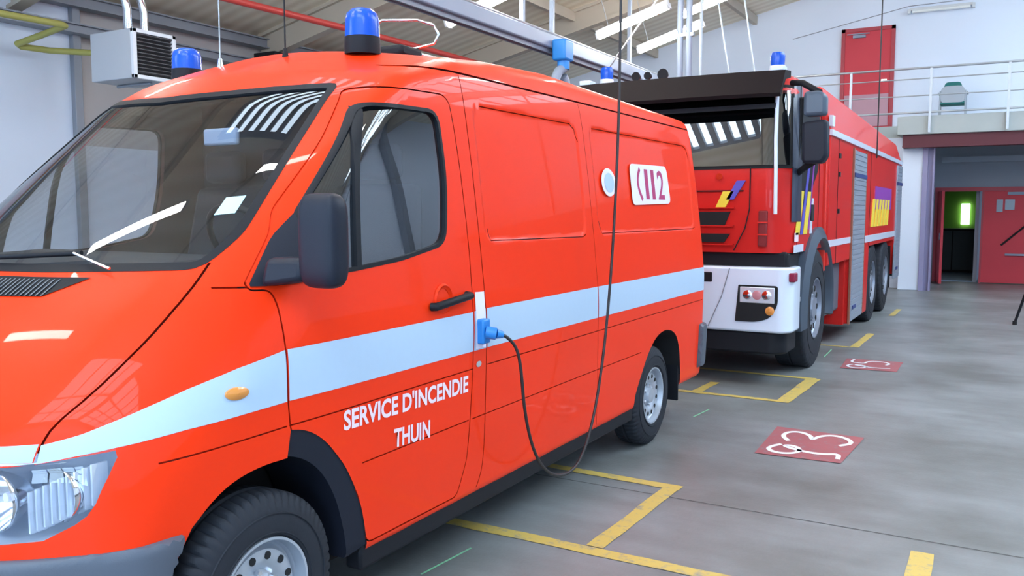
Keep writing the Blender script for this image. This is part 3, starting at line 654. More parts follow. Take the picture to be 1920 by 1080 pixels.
def strip_solid(pts, wd, mode, lo=-.02, hi=.02, step=.02, closed=False, sgn=1):
    """closed solid strip that follows the body along a line; mode 'side' pts=(y,z); 'front' pts=(u,z)"""
    P = np.array(resample(list(pts) + ([pts[0]] if closed else []), step))
    if closed: P = P[:-1]
    n = len(P); T = (np.roll(P, -1, 0) - np.roll(P, 1, 0)) if closed else np.gradient(P, axis=0)
    T /= np.linalg.norm(T, axis=1)[:, None] + 1e-12; N = np.stack([-T[:, 1], T[:, 0]], 1) * wd / 2
    rings = []
    for (s, off) in ((1, lo), (-1, lo), (-1, hi), (1, hi)):
        q = P + N * s
        if mode == 'side': u = side_u(q[:, 0], q[:, 1], 0) + off; rings.append(np.stack([sgn * u, q[:, 0], q[:, 1]], 1))
        else:
            y = front_y(q[:, 0], q[:, 1], 0); p = np.stack([q[:, 0], y, q[:, 1]], 1); g_ = grad(F0, *p.T).T; rings.append(p + g_ * off)
    V = np.stack(rings, 1).reshape(-1, 3); fs = []
    for i in range(n if closed else n - 1):
        a = i * 4; b = ((i + 1) % n) * 4
        for k in range(4): l = (k + 1) % 4; fs.append((a + k, b + k, b + l, a + l))
    if not closed: fs += [(3, 2, 1, 0), ((n - 1) * 4, (n - 1) * 4 + 1, (n - 1) * 4 + 2, (n - 1) * 4 + 3)]
    return V, [tuple(int(x) for x in f) for f in fs]
def van_mesh(name, V, fs, m, parent, label=None, smooth=60):
    g = G(); g.v = [(XC + float(v[0]), float(v[1]), float(v[2])) for v in V]; g.f = fs
    return g.build(name, m, parent, label, smooth=smooth)
def ribbon(name, top, bot, m, parent, mode='side', off=.0018, n=60, k=6, label=None, sgn=1):
    """surface band between two 2D polylines, following the body"""
    def rs(P, n):
        P = np.array(P, float); L = np.concatenate([[0], np.cumsum(np.linalg.norm(np.diff(P, axis=0), axis=1))]); t = np.linspace(0, L[-1], n); return np.stack([np.interp(t, L, P[:, 0]), np.interp(t, L, P[:, 1])], 1)
    A, B = rs(top, n), rs(bot, n); V = []
    for j in range(k + 1):
        q = A + (B - A) * j / k
        if mode == 'side': V.append(np.stack([sgn * side_u(q[:, 0], q[:, 1], off), q[:, 0], q[:, 1]], 1))
        else: V.append(np.stack([q[:, 0], front_y(q[:, 0], q[:, 1], off), q[:, 1]], 1))
    V = np.concatenate(V); fs = [(j * n + i, j * n + i + 1, (j + 1) * n + i + 1, (j + 1) * n + i) for j in range(k) for i in range(n - 1)]
    if (mode == 'side' and sgn > 0): fs = [f[::-1] for f in fs]
    g = G(); g.v = [(XC + float(v[0]), float(v[1]), float(v[2])) for v in V]; g.f = fs
    return g.build(name, m, parent, label, smooth=60, fix=False)
def decal_poly(name, poly, m, parent, mode='side', off=.002, label=None, sgn=1):
    me = None; import bmesh
    bm = bmesh.new(); vs = [bm.verts.new((p[0], p[1], 0)) for p in poly]; bm.faces.new(vs); bmesh.ops.triangulate(bm, faces=bm.faces)
    bmesh.ops.subdivide_edges(bm, edges=bm.edges, cuts=3, use_grid_fill=True)
    co = np.array([v.co[:] for v in bm.verts])
    w_ = (np.stack([XC + sgn * side_u(co[:, 0], co[:, 1], off), co[:, 0], co[:, 1]], 1) if mode == 'side' else np.stack([XC + co[:, 0], front_y(co[:, 0], co[:, 1], off), co[:, 1]], 1))
    for v, c in zip(bm.verts, w_): v.co = c
    me = bpy.data.meshes.new(name); bm.to_mesh(me); bm.free()
    return link_mesh(name, me, m, parent, label)
def side_text(name, txt, y0, z0, wid, hei, m, parent, slope=0.0, bold=.012, off=.0025, label=None):
    me, co = text_mesh(txt, 1.0, bold=bold)
    co[:, 0] *= wid / co[:, 0].max(); co[:, 1] *= hei / co[:, 1].max()
    y = y0 + co[:, 0]; z = z0 + co[:, 1] + slope * co[:, 0]; x = XC + side_u(y, z, off)
    for v, a, b, c in zip(me.vertices, x, y, z): v.co = (a, b, c)
    me.materials.clear(); return link_mesh(name, me, m, parent, label)

VAN = thing('rescue_van', (XC, 3.8, 0), 'orange-red fire service van with blue beacons and a pale blue stripe', 'van')
V, Fs = ray_mesh(F, (0, 1.95, 1.0), (0, 6.3, 1.25), 440, 420, 90)
body = tmp_obj(V, Fs, 'body')
Fin = lambda u, y, z: smax(smax(F0(u, y, z) + .04, .95 - z, .04), y - 6.45, .04)
V, Fs = ray_mesh(Fin, (0, 2.4, 1.5), (0, 6.1, 1.5), 60, 90, 16)
boolean(body, tmp_obj(V, Fs))
# wheel wells
FA = [(1.53, .2), (1.57, .45), (1.689, .647), (1.763, .712), (1.84, .752), (1.942, .772), (2.05, .772), (2.066, .863), (2.12, .852), (2.173, .828), (2.23, .785), (2.277, .733), (2.325, .675), (2.362, .613), (2.40, .54), (2.426, .474), (2.455, .351), (2.46, .2)]
RA = [(5.10, .2), (5.136, .40), (5.19, .48), (5.252, .558), (5.31, .625), (5.38, .684), (5.45, .725), (5.516, .748), (5.62, .765), (5.72, .757), (5.81, .735), (5.89, .690), (5.94, .62), (5.975, .545), (6.02, .395), (6.03, .2)]
FA = [FA[0], FA[1]] + chaikin(FA[2:7], 2) + [FA[6]] + chaikin(FA[7:-1], 2) + [FA[-1]]; RA = [RA[0]] + chaikin(RA[1:-1], 2) + [RA[-1]]
for sg in (1, -1):
    for poly in (FA, RA): boolean(body, gobj(G().prism(poly, 'x', sg * .60, sg * 1.3)))
# door window, windscreen openings
DW = rpoly([(2.603, 1.985), (3.045, 1.995), (3.055, 1.70), (3.005, 1.445), (2.70, 1.395), (2.40, 1.370), (2.205, 1.362), (2.215, 1.565)], [.05, .07, .3, .07, .05, .05, .02, .02])
for sg in (1, -1): boolean(body, gobj(G().prism(DW, 'x', sg * .55, sg * 1.3)))
def hwz(z):   # half width of the windscreen opening at height z
    return np.interp(z, [1.40, 1.45, 1.50, 1.74, 2.06], [.755, .768, .770, .733, .668])
WSO = [(-.755, 1.415), (-.30, 1.40), (.30, 1.40), (.755, 1.415), (.768, 1.45), (.770, 1.50), (.733, 1.74), (.675, 2.03), (.655, 2.062), (.60, 2.062), (.30, 2.03), (0, 2.015), (-.30, 2.03), (-.60, 2.062), (-.655, 2.062), (-.675, 2.03), (-.733, 1.74), (-.770, 1.50), (-.768, 1.45)]
boolean(body, gobj(G().prism(WSO, 'y', 1.2, 2.93)))
# headlamp pockets
HL = [(.50, .886), (.63, .886), (.703, .892), (.78, .905), (.836, .913), (.842, .895), (.838, .851), (.825, .776), (.812, .745), (.792, .724), (.735, .687), (.65, .683), (.50, .69), (.47, .72), (.46, .85)]
for sg in (1, -1): boolean(body, gobj(G().prism([(sg * a, b) for a, b in HL], 'y', .8, 1.60)))
# panel gaps
DOOR = [(2.63, 2.045), (2.45, 1.86), (2.16, 1.58), (2.115, 1.50), (1.976, 1.345), (1.985, 1.325), (2.045, 1.323), (2.055, 1.28), (2.054, 1.14), (2.055, .965), (2.066, .85), (2.173, .80), (2.30, .70), (2.40, .54), (2.455, .345), (3.06, .345), (3.10, .42), (3.134, .496), (3.155, .70), (3.170, .90), (3.178, 1.15), (3.182, 1.40), (3.180, 1.534), (3.172, 1.75), (3.160, 1.93), (3.145, 2.045), (3.10, 2.072), (2.80, 2.064), (2.69, 2.060)]
DG = rpoly(DOOR, .03, 3)
HG = [(.760, 1.414), (.774, 1.32), (.777, 1.235), (.769, 1.161), (.748, 1.066), (.711, .987), (.705, .948), (.702, .894)]
def cut(strip): boolean(body, tmp_obj(*strip))
for sg in (1, -1):
    cut(strip_solid(DG, .006, 'side', closed=True, sgn=sg, lo=-.018))
    cut(strip_solid(chaikin([(3.262, 2.178), (3.276, 1.43), (3.284, 1.16), (3.280, .75), (3.275, .46), (3.255, .39), (3.223, .34)], 1), .006, 'side', sgn=sg, lo=-.014))
    cut(strip_solid([(4.49, 2.178), (4.505, 1.08), (4.515, .70), (4.54, .33)], .004, 'side', sgn=sg, lo=-.010))
    cut(strip_solid([(2.90, 2.178), (3.2, 2.186), (4.5, 2.190), (6.46, 2.188)], .010, 'side', sgn=sg, lo=-.014))
    cut(strip_solid([(1.60, .861), (2.05, .878)], .005, 'side', sgn=sg, lo=-.007))
    cut(strip_solid([(2.06, .878), (3.17, .890)], .005, 'side', sgn=sg, lo=-.007))
    cut(strip_solid([(3.29, .892), (6.45, .902)], .005, 'side', sgn=sg, lo=-.007))
    cut(strip_solid([(2.42, .661), (3.14, .667)], .005, 'side', sgn=sg, lo=-.007))
    cut(strip_solid([(3.17, .667), (5.20, .672)], .005, 'side', sgn=sg, lo=-.007))
    cut(strip_solid([(1.885, 1.338), (1.978, 1.335)], .006, 'side', sgn=sg, lo=-.012))
    cut(strip_solid([(sg * a, b) for a, b in chaikin(HG, 1)], .006, 'front', lo=-.014, hi=.014))
    cut(strip_solid([(3.40, 2.052), (4.33, 2.054), (4.385, 2.03), (4.41, 1.96)], .005, 'side', sgn=sg, lo=-.011))
    cut(strip_solid([(3.36, 1.50), (3.375, 1.444), (4.36, 1.436), (4.40, 1.45)], .005, 'side', sgn=sg, lo=-.011))
    cut(strip_solid([(4.62, 2.052), (6.25, 2.056), (6.31, 2.03), (6.335, 1.96)], .005, 'side', sgn=sg, lo=-.011))
    cut(strip_solid([(4.60, 1.52), (4.625, 1.449), (6.28, 1.446), (6.34, 1.46)], .005, 'side', sgn=sg, lo=-.011))
cut(strip_solid([(-.702, .894), (-.4, .892), (0, .89), (.4, .892), (.702, .894)], .006, 'front', lo=-.014, hi=.014))
# split off doors
doors = []
for sg in (1, -1):
    d = bpy.data.objects.new('front_door', body.data.copy()); COL.objects.link(d)
    pz = gobj(G().prism(DG, 'x', sg * .45, sg * 1.3)); boolean(d, pz, 'INTERSECT', keep=True); boolean(body, pz); doors.append(d)
hood = bpy.data.objects.new('bonnet', body.data.copy()); COL.objects.link(hood)
hp = chaikin(HG, 1); hpoly = [(a, b) for a, b in hp] + [(-a, b) for a, b in hp[::-1]]
pz = gobj(G().prism(hpoly, 'y', .8, 2.1)); boolean(hood, pz, 'INTERSECT', keep=True); boolean(body, pz)
def finish(o, name, label=None, parent=VAN):
    me = o.data; n = len(me.vertices); co = np.empty(n * 3); me.vertices.foreach_get('co', co); co = co.reshape(-1, 3)
    nf = len(me.polygons); fc = np.empty(nf * 3); me.polygons.foreach_get('center', fc); fc = fc.reshape(-1, 3)
    fn = np.empty(nf * 3); me.polygons.foreach_get('normal', fn); fn = fn.reshape(-1, 3)
    val = F(*fc.T); gr = grad(F, *fc.T).T; outer = (val > -.004) & ((gr * fn).sum(1) > .6)
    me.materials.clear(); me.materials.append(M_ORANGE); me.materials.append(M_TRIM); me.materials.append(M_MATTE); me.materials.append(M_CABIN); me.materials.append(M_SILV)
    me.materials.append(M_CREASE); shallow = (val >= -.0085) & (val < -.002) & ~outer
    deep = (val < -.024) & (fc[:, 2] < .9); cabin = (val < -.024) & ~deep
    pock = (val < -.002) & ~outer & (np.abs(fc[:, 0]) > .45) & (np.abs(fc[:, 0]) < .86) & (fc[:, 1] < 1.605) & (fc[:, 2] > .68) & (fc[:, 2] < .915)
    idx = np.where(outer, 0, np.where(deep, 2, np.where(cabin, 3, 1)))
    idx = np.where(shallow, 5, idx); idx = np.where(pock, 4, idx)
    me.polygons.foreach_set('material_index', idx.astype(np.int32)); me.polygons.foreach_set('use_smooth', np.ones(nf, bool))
    vg = grad(F, *co.T).T; nl = len(me.loops); lv = np.empty(nl, np.int32); me.loops.foreach_get('vertex_index', lv)
    tot = np.empty(nf, np.int32); me.polygons.foreach_get('loop_total', tot); fi = np.repeat(np.arange(nf), tot)
    LN = np.where(outer[fi][:, None], vg[lv], fn[fi]); me.normals_split_custom_set([tuple(x) for x in LN])
    bpy.data.objects.remove(o)
    me.transform(Matrix.Translation((XC, 0, 0))); return link_mesh(name, me, None, parent, label)
OUTER = finish(body, 'body_shell'); BON = finish(hood, 'bonnet'); DL = finish(doors[0], 'front_door'); DR = finish(doors[1], 'front_door')

# glass
def windscreen():
    zs = np.linspace(1.395, 2.068, 34); ts = np.linspace(-1, 1, 40); V = []
    for z in zs:
        h = hwz(z) + .012; u = ts * h; zz = z + (0.0 if z < 1.6 else (z - 1.6) / .468 * (-.045) * (1 - (np.abs(ts)) ** 2)); zz = np.zeros_like(u) + zz
        V.append(np.stack([u, front_y(u, zz, -.006), zz], 1))
    V = np.concatenate(V); n = 40; fs = [(j * n + i, j * n + i + 1, (j + 1) * n + i + 1, (j + 1) * n + i) for j in range(33) for i in range(39)]
    g = G(); g.v = [(XC + float(v[0]), float(v[1]), float(v[2])) for v in V]; g.f = fs
    return g.build('windscreen', M_GLASS, VAN, smooth=60, fix=False)
WSG = windscreen()
van_mesh('windscreen_seal', *strip_solid(rpoly([(-.745, 1.405), (-.30, 1.396), (.30, 1.396), (.745, 1.405), (.766, 1.50), (.735, 1.74), (.672, 2.068), (.30, 2.035), (0, 2.02), (-.30, 2.035), (-.672, 2.068), (-.735, 1.74), (-.766, 1.50)], .03, 3), .024, 'front', lo=-.010, hi=.0015, closed=True), M_BLACK, VAN)
def door_glass(sg, parent):
    y = np.linspace(2.08, 3.07, 30); V = []
    for z in np.linspace(1.35, 2.005, 22):
        y0 = np.interp(z, [1.35, 1.565, 1.985, 2.0], [2.19, 2.20, 2.595, 2.61]); yy = np.linspace(y0, 3.065, 30); zz = np.full_like(yy, z); V.append(np.stack([sg * side_u(yy, zz, -.012), yy, zz], 1))
    V = np.concatenate(V); fs = [(j * 30 + i, j * 30 + i + 1, (j + 1) * 30 + i + 1, (j + 1) * 30 + i) for j in range(21) for i in range(29)]
    if sg > 0: fs = [f[::-1] for f in fs]
    g = G(); g.v = [(XC + float(v[0]), float(v[1]), float(v[2])) for v in V]; g.f = fs; g.build('window_glass', M_DGLASS, parent, smooth=60, fix=False)
    van_mesh('window_seal', *strip_solid(DW, .015, 'side', lo=-.016, hi=.002, closed=True, sgn=sg), M_BLACK, parent)
    van_mesh('window_divider', *strip_solid([(2.596, 1.970), (2.535, 1.867), (2.492, 1.764), (2.472, 1.665), (2.460, 1.567), (2.449, 1.469), (2.440, 1.371)], .026, 'side', lo=-.014, hi=.002, sgn=sg), M_BLACK, parent)
    ribbon('quarter_cover', [(1.985, 1.346), (2.10, 1.480), (2.125, 1.505), (2.212, 1.575)], [(1.985, 1.338), (2.07, 1.336), (2.14, 1.340), (2.212, 1.350)], M_MIRROR, parent, off=.006, n=40, k=8, sgn=sg)
door_glass(1, DL); door_glass(-1, DR)
# stripes
M_ST = M_STRIPE
for sg in (1, -1):
    ribbon('reflective_stripe', [(1.375, .942), (1.448, .963), (1.506, .985), (1.60, 1.018), (1.712, 1.055), (1.87, 1.096), (2.050, 1.130)], [(1.358, .894), (1.42, .907), (1.509, .921), (1.60, .932), (1.69, .942), (1.87, .952), (2.050, .960)], M_ST, VAN, sgn=sg)
    ribbon('reflective_stripe', [(2.060, 1.131), (3.174, 1.140)], [(2.060, .961), (3.170, .968)], M_ST, DL if sg > 0 else DR, sgn=sg)
    ribbon('reflective_stripe', [(3.186, 1.142), (3.279, 1.145)], [(3.176, .968), (3.277, .969)], M_ST, VAN, sgn=sg, n=8)
    ribbon('reflective_stripe', [(3.289, 1.146), (4.50, 1.150)], [(3.287, .970), (4.50, .973)], M_ST, VAN, sgn=sg)
    ribbon('reflective_stripe', [(4.510, 1.150), (6.50, 1.150)], [(4.510, .973), (6.52, .975)], M_ST, VAN, sgn=sg)
ribbon('reflective_stripe', [(-.70, .945), (-.3, .925), (.3, .925), (.70, .945)], [(-.698, .898), (-.3, .896), (.3, .896), (.698, .898)], M_ST, BON, mode='front', k=4)
# lettering and decals
side_text('lettering', "SERVICE D'INCENDIE", 2.315, .803, .815, .076, M_LET, DL, slope=-.010, bold=.03, label="pink-white lettering SERVICE D'INCENDIE")
side_text('lettering', "THUIN", 2.605, .672, .240, .074, M_LET, DL, slope=-.06, bold=.03, label='pink-white lettering THUIN')
decal_poly('emergency_number_sign', rpoly([(5.13, 1.615), (5.84, 1.630), (5.81, 1.886), (5.13, 1.875)], .05, 5), M_WHITE, VAN, off=.0022)
side_text('emergency_digit', '1', 5.375, 1.655, .060, .195, M_DECRED, VAN, bold=.01, off=.0035, label='crimson digit 1')
side_text('emergency_digit', '1', 5.490, 1.655, .060, .195, M_DECRED, VAN, bold=.01, off=.0035, label='crimson digit 1')
side_text('emergency_digit', '2', 5.605, 1.655, .125, .195, M_DECRED, VAN, bold=.01, off=.0035, label='crimson digit 2')
van_mesh('handset_symbol', *strip_solid(chaikin([(5.30, 1.85), (5.255, 1.80), (5.245, 1.75), (5.265, 1.70), (5.31, 1.65)], 2), .028, 'side', lo=.0, hi=.0038, step=.01), M_DECRED, VAN)
def ell(cy, cz, ry, rz, n=28): return [(cy + ry * math.cos(2 * math.pi * i / n), cz + rz * math.sin(2 * math.pi * i / n)) for i in range(n)]
decal_poly('round_badge', ell(4.775, 1.747, .105, .083), M_WHITE, VAN, off=.0042, label='white round badge')
decal_poly('round_badge_centre', ell(4.780, 1.745, .070, .058), M_ST, VAN, off=.0060, label='pale blue badge centre')
# socket panel and plug
ribbon('socket_panel', [(3.196, 1.225), (3.272, 1.222)], [(3.188, .975), (3.270, .975)], M_WHITE, VAN, off=.004, n=6)
xs_ = XC + float(side_u(3.23, 1.05))
g = G(); g.box((xs_ - .01, 3.200, .995), (xs_ + .035, 3.262, 1.105)); g.build('socket', M_BLUEPL, VAN, bevel=.008, label='blue power socket')
g = G(); g.cyl((xs_ + .03, 3.225, 1.048), (xs_ + .070, 3.250, 1.040), .028, 14); g.cyl((xs_ + .070, 3.250, 1.040), (xs_ + .090, 3.275, 1.034), .022, 14, .015); g.build('plug', M_BLUEPL, VAN, smooth=40, label='blue plug')
decal_poly('small_badge', ell(3.215, .905, .022, .014, 12), M_CHROME, VAN, off=.003)
# pillar warning triangle reflectors (as on the door top)
# door handle
for sg, dd in ((1, DL), (-1, DR)):
    u = float(side_u(2.99, 1.205)); X = XC + sg * u
    G().tube([(X + sg * .004, 2.862, 1.192), (X + sg * .026, 2.868, 1.193), (X + sg * .030, 2.99, 1.206), (X + sg * .030, 3.118, 1.218), (X + sg * .004, 3.124, 1.219)], .017, 12).build('door_handle', M_BLACK, dd, smooth=50)
    g = G(); g.lathe([(0, .045), (.003, .055), (.008, .058), (.003, .062), (0, .065)], (X - sg * .001, 2.955, 1.215), 'x', 28); g.build('handle_recess', M_ORANGE, dd, smooth=50)
# side indicator
for sg in (1, -1):
    u = float(side_u(1.855, 1.022)); nrm = grad(F0, np.array(u), np.array(1.855), np.array(1.022))
    me = G().lathe([(0, .001), (0, .02), (.008, .02), (.014, .012), (.016, .001)], (0, 0, 0), 'x', 24).mesh()
    ang = math.atan2(float(nrm[1]), float(nrm[0])) if sg > 0 else math.pi - math.atan2(float(nrm[1]), float(nrm[0]))
    me.transform(Matrix.Translation((XC + sg * u, 1.855, 1.022)) @ Matrix.Rotation(ang, 4, 'Z') @ Matrix.Diagonal((1, 2.0, 1.0, 1)))
    link_mesh('side_indicator', me, M_AMBER, VAN, 'amber side indicator', smooth=50)
# mirrors
def mirror(sg, parent):
    # housing: rounded box, faces the nose; outer dims from the door skin
    import bmesh
    cx, cy, cz = 1.098, 2.080, 1.485
    f = lambda a, b, c: (np.abs((a - cx) / .080) ** 4.5 + np.abs((b - cy) / (.050)) ** 2.8 + np.abs((c - cz) / .150) ** 5.5) - 1
    V, fs = ray_mesh(lambda a, b, c: f(a, b, c), (cx, cy, cz - .08), (cx, cy, cz + .08), 30, 56, 14, axis=2, R=.6)
    V = V.copy(); V[:, 0] = V[:, 0] * 1.0
    V[:, 0] *= sg
    h = van_mesh('mirror_housing', V, fs, M_MIRROR, parent)
    g = G(); g.box((XC + sg * (cx - .065), cy + .040, cz - .12), (XC + sg * (cx + .055), cy + .050, cz + .12)); g.build('mirror_glass', M_CHROME, parent, bevel=.01)
    g = G(); z0 = 1.34
    g.hexa([(XC + sg * .90, 1.99, 1.335), (XC + sg * 1.04, 2.04, 1.355), (XC + sg * 1.04, 2.11, 1.355), (XC + sg * .90, 2.14, 1.345), (XC + sg * .90, 2.02, 1.43), (XC + sg * 1.04, 2.05, 1.43), (XC + sg * 1.04, 2.10, 1.43), (XC + sg * .90, 2.14, 1.43)])
    g.build('mirror_arm', M_MIRROR, parent, bevel=.02)
mirror(1, DL); mirror(-1, DR)
# headlamps
def headlamp(sg):
    z = np.linspace(.68, .918, 20); V = []
    poly = np.array(HL + [HL[0]])
    for zz in z:
        xsn = []
        for a, b in zip(poly[:-1], poly[1:]):
            if (a[1] - zz) * (b[1] - zz) <= 0 and a[1] != b[1]: xsn.append(a[0] + (b[0] - a[0]) * (zz - a[1]) / (b[1] - a[1]))
        if len(xsn) < 2: xsn = [.60, .66] if zz < .8 else [.80, .836]
        u = np.linspace(min(xsn) - .001, max(xsn) + .001, 40); V.append(np.stack([sg * u, front_y(u, np.full_like(u, zz), .002), np.full_like(u, zz)], 1))
    V = np.concatenate(V); fs = [(j * 40 + i, j * 40 + i + 1, (j + 1) * 40 + i + 1, (j + 1) * 40 + i) for j in range(19) for i in range(39)]
    g = G(); g.v = [(XC + float(v[0]), float(v[1]), float(v[2])) for v in V]; g.f = fs; H = g.build('headlamp', M_LENS, VAN, smooth=60)
    for (u, zc, r) in ((.60, .79, .085), (.735, .80, .075)):
        y0 = float(front_y(np.array(u), np.array(zc))) + .035
        pr = [(-.0 + .10 * (1 - (k / 10) ** 2), max(.004, r * k / 10)) for k in range(11)]; pr += [(p[0] + .006, p[1] + .002) for p in pr[::-1]]
        G().lathe(pr, (XC + sg * u, y0, zc), 'y', 32).build('reflector', M_CHROME, H, smooth=50)
        G().cyl((XC + sg * u, y0 + .03, zc), (XC + sg * u, y0 + .09, zc), .014, 12).build('bulb', M_WHITE, H)
    g = G()
    for k in range(9):
        u = .70 + k * .014; zc = .72 + k * .008; y = float(front_y(np.array(u), np.array(zc))); g.box((XC + sg * u - .004, y + .012, zc - .015), (XC + sg * u + .004, y + .06, zc + .10))
    g.split('lamp_flute', M_SILV, H)
    G().prism([(XC + sg * a, b) for a, b in HL], 'y', 1.575, 1.598).build('lamp_bowl', M_SILV, H)
for sg in (1, -1): headlamp(sg)
ribbon('front_grille', [(-.40, .865), (0, .868), (.40, .865)], [(-.36, .735), (0, .73), (.36, .735)], M_BLACK, VAN, mode='front', off=.003, n=40, k=5)
for zz in (.765, .80, .835):
    us = np.linspace(-.37, .37, 24); yy = front_y(us, np.full(24, zz), .006)
    G().tube([(XC + float(a), float(b), zz) for a, b in zip(us, yy)], .006, 6).build('grille_bar', M_PLAST, VAN)
# cowl vent on the bonnet
ribbon('cowl_vent', [(-.49, 1.372), (0, 1.372), (.49, 1.372)], [(-.40, 1.318), (0, 1.312), (.40, 1.318)], M_BLACK, BON, mode='front', off=.003, n=60, k=4)
g = G()
for k in range(46):
    u = -.40 + k * .8 / 45; a = float(front_y(np.array(u), np.array(1.366), .004)); b = float(front_y(np.array(u), np.array(1.32), .004)); 
    g.hexa([(XC + u - .003, b - .004, 1.32), (XC + u + .003, b - .004, 1.32), (XC + u + .003, b, 1.322), (XC + u - .003, b, 1.322), (XC + u - .003, a - .004, 1.364), (XC + u + .003, a - .004, 1.364), (XC + u + .003, a, 1.366), (XC + u - .003, a, 1.366)])
g.build('vent_slats', mat('vent_grey', (0.16, 0.17, 0.19), 0.5), BON)
# front and rear bumpers
def bump_f(u, y, z):
    f = smax(F0(u, y, z) - .022, z - .640, .02); f = smax(f, .235 - z, .06); f = smax(f, y - 1.66 + .5 * np.clip(.62 - z, 0, .2), .01)
    ac = .425 - np.hypot(y - 1.98, z - .30); return smax(f, ac, .01)
V, Fs = ray_mesh(bump_f, (-.62, 1.33, .45), (.62, 1.33, .45), 150, 120, 40, axis=0, R=1.2)
van_mesh('front_bumper', V, Fs, M_PLAST, VAN, smooth=35)
def bump_r(u, y, z):
    f = smax(F0(u, np.minimum(y, 6.2) if False else y, z) - .03, z - .72, .03); return smax(smax(f, .38 - z, .03), 6.40 - y, .02)
V, Fs = ray_mesh(bump_r, (-.70, 6.48, .54), (.70, 6.48, .54), 80, 60, 20, axis=0, R=.9)
van_mesh('rear_bumper', V, Fs, M_PLAST, VAN, smooth=35)
# sills and underbody
for sg in (1, -1):
    G().box((XC + sg * .86, 2.43, .24), (XC + sg * .935, 5.13, .352)).build('sill', M_BLACK, VAN, bevel=.012)
G().box((XC - .80, 1.7, .26), (XC + .80, 6.3, .34)).build('underbody', M_MATTE, VAN)
# arch liners
ARo = [(2.066, .863), (2.12, .852), (2.173, .828), (2.23, .785), (2.277, .733), (2.325, .675), (2.362, .613), (2.40, .54), (2.426, .474), (2.455, .351), (2.46, .25)]
ARo = chaikin(ARo, 2)
ARi = [(2.05, .775), (2.10, .762), (2.15, .738), (2.20, .700), (2.24, .655), (2.275, .60), (2.305, .54), (2.33, .47), (2.35, .40), (2.365, .32), (2.37, .25)]
ARi = chaikin(ARi, 2)
for sg in (1, -1):
    g = G(); vs = []
    for (a, b) in zip(ARo, ARi):
        uo = float(side_u(a[0], a[1], 0)); ui = float(side_u(b[0], b[1], 0))
        vs += [(XC + sg * (uo - .004), *a), (XC + sg * (ui - .018), *b), (XC + sg * .62, b[0] + .01, b[1] + .01), (XC + sg * .62, *a)]
    n = len(ARo); fs = [(i * 4 + k, (i + 1) * 4 + k, (i + 1) * 4 + (k + 1) % 4, i * 4 + (k + 1) % 4) for i in range(n - 1) for k in range(4)] + [(3, 2, 1, 0), (n * 4 - 4, n * 4 - 3, n * 4 - 2, n * 4 - 1)]
    g.add(vs, fs).build('wheel_arch_trim', M_MIRROR, VAN, smooth=60)
    G().box((XC + sg * .66, 6.0, .20), (XC + sg * .935, 6.02, .56)).build('mudflap', M_BLACK, VAN, bevel=.005)
# wheels
def wheel(c, R, W, rim, sg, steel, parent, holes=10, hr=.016, hc=.118, tread=120, hub=.06, name='wheel'):
    """tyre with blocked shoulders, rim dish facing sg*x. c = centre of the outer face plane"""
    cx, cy, cz = c
    prof = [(-.022, rim), (-.004, rim + .010), (0.0, rim + (R - rim) * .35), (-.004, rim + (R - rim) * .62), (-.014, R - .030), (-.024, R - .012), (-.036, R - .003), (-.055, R), (-W / 2 + .012, R), (-W / 2 + .006, R - .008), (-W / 2 - .006, R - .008), (-W / 2 - .012, R), (-W + .055, R), (-W + .03, R - .006), (-W + .014, R - .03), (-W, rim + (R - rim) * .4), (-W + .01, rim)]
    vs = []; n = tread * 2
    for i in range(n):
        a = 2 * math.pi * i / n; cut_ = (i % 4 == 0)
        for k, (x, r) in enumerate(prof):
            rr = r - (.010 if cut_ and k in (4, 5, 6, 7, 12, 13, 14) else 0)
            vs.append((cx + sg * x, cy + rr * math.sin(a), cz + rr * math.cos(a)))
    m = len(prof); fs = [(i * m + k, ((i + 1) % n) * m + k, ((i + 1) % n) * m + (k + 1) % m, i * m + (k + 1) % m) for i in range(n) for k in range(m)]
    gt = G().add(vs, fs)
    for rr in (rim + .018, rim + (R - rim) * .55): gt.lathe([(sg * x, rr + d) for x, d in ((-.004, -.003), (.0015, -.001), (.0015, .001), (-.004, .003))], c, 'x', 96)
    t = gt.build('wheel', M_RUB, parent, origin=c, smooth=40)
    pr = [(-.020, rim + .004), (-.004, rim + .003), (-.004, rim - .006), (-.024, rim - .010), (-.055, rim - .016), (-.062, hc + .034), (-.050, hc + .028), (-.034, hc + .020), (-.030, hc), (-.034, hc - .024), (-.052, hub + .026), (-.050, hub + .004), (-.020, hub - .002), (-.014, hub * .55), (-.014, .002), (-.075, .002), (-.075, rim - .03), (-.03, rim - .006)]
    G().lathe([(sg * x, r) for x, r in pr], c, 'x', 72).build('rim', steel, t, smooth=35)
    g = G()
    for i in range(holes):
        a = 2 * math.pi * (i + .5) / holes; p = Vector((cx - sg * .044, cy + hc * math.sin(a), cz + hc * math.cos(a))); g.cyl(p, p + Vector((sg * .0155, 0, 0)), hr, 14)
    (g.split if sg > 0 else g.build)('vent_hole', M_MATTE, t)
    g = G()
    for i in range(6):
        a = 2 * math.pi * i / 6; p = Vector((cx - sg * .048, cy + (hub + .018) * math.sin(a), cz + (hub + .018) * math.cos(a))); g.cyl(p, p + Vector((sg * .016, 0, 0)), .010, 6)
    (g.split if sg > 0 else g.build)('wheel_nut', M_CHROME, t)
    G().cyl((cx - sg * .16, cy, cz), (cx - sg * .08, cy, cz), rim - .02, 32).build('brake_drum', M_MATTE, t)
    return t
for (sg, y) in ((1, 1.955), (-1, 1.955), (1, 5.49), (-1, 5.49)):
    wheel((XC + sg * .945, y, .335), .335, .21, .188, sg, M_STEEL, VAN, holes=12, hr=.0135, hc=.127, hub=.052)
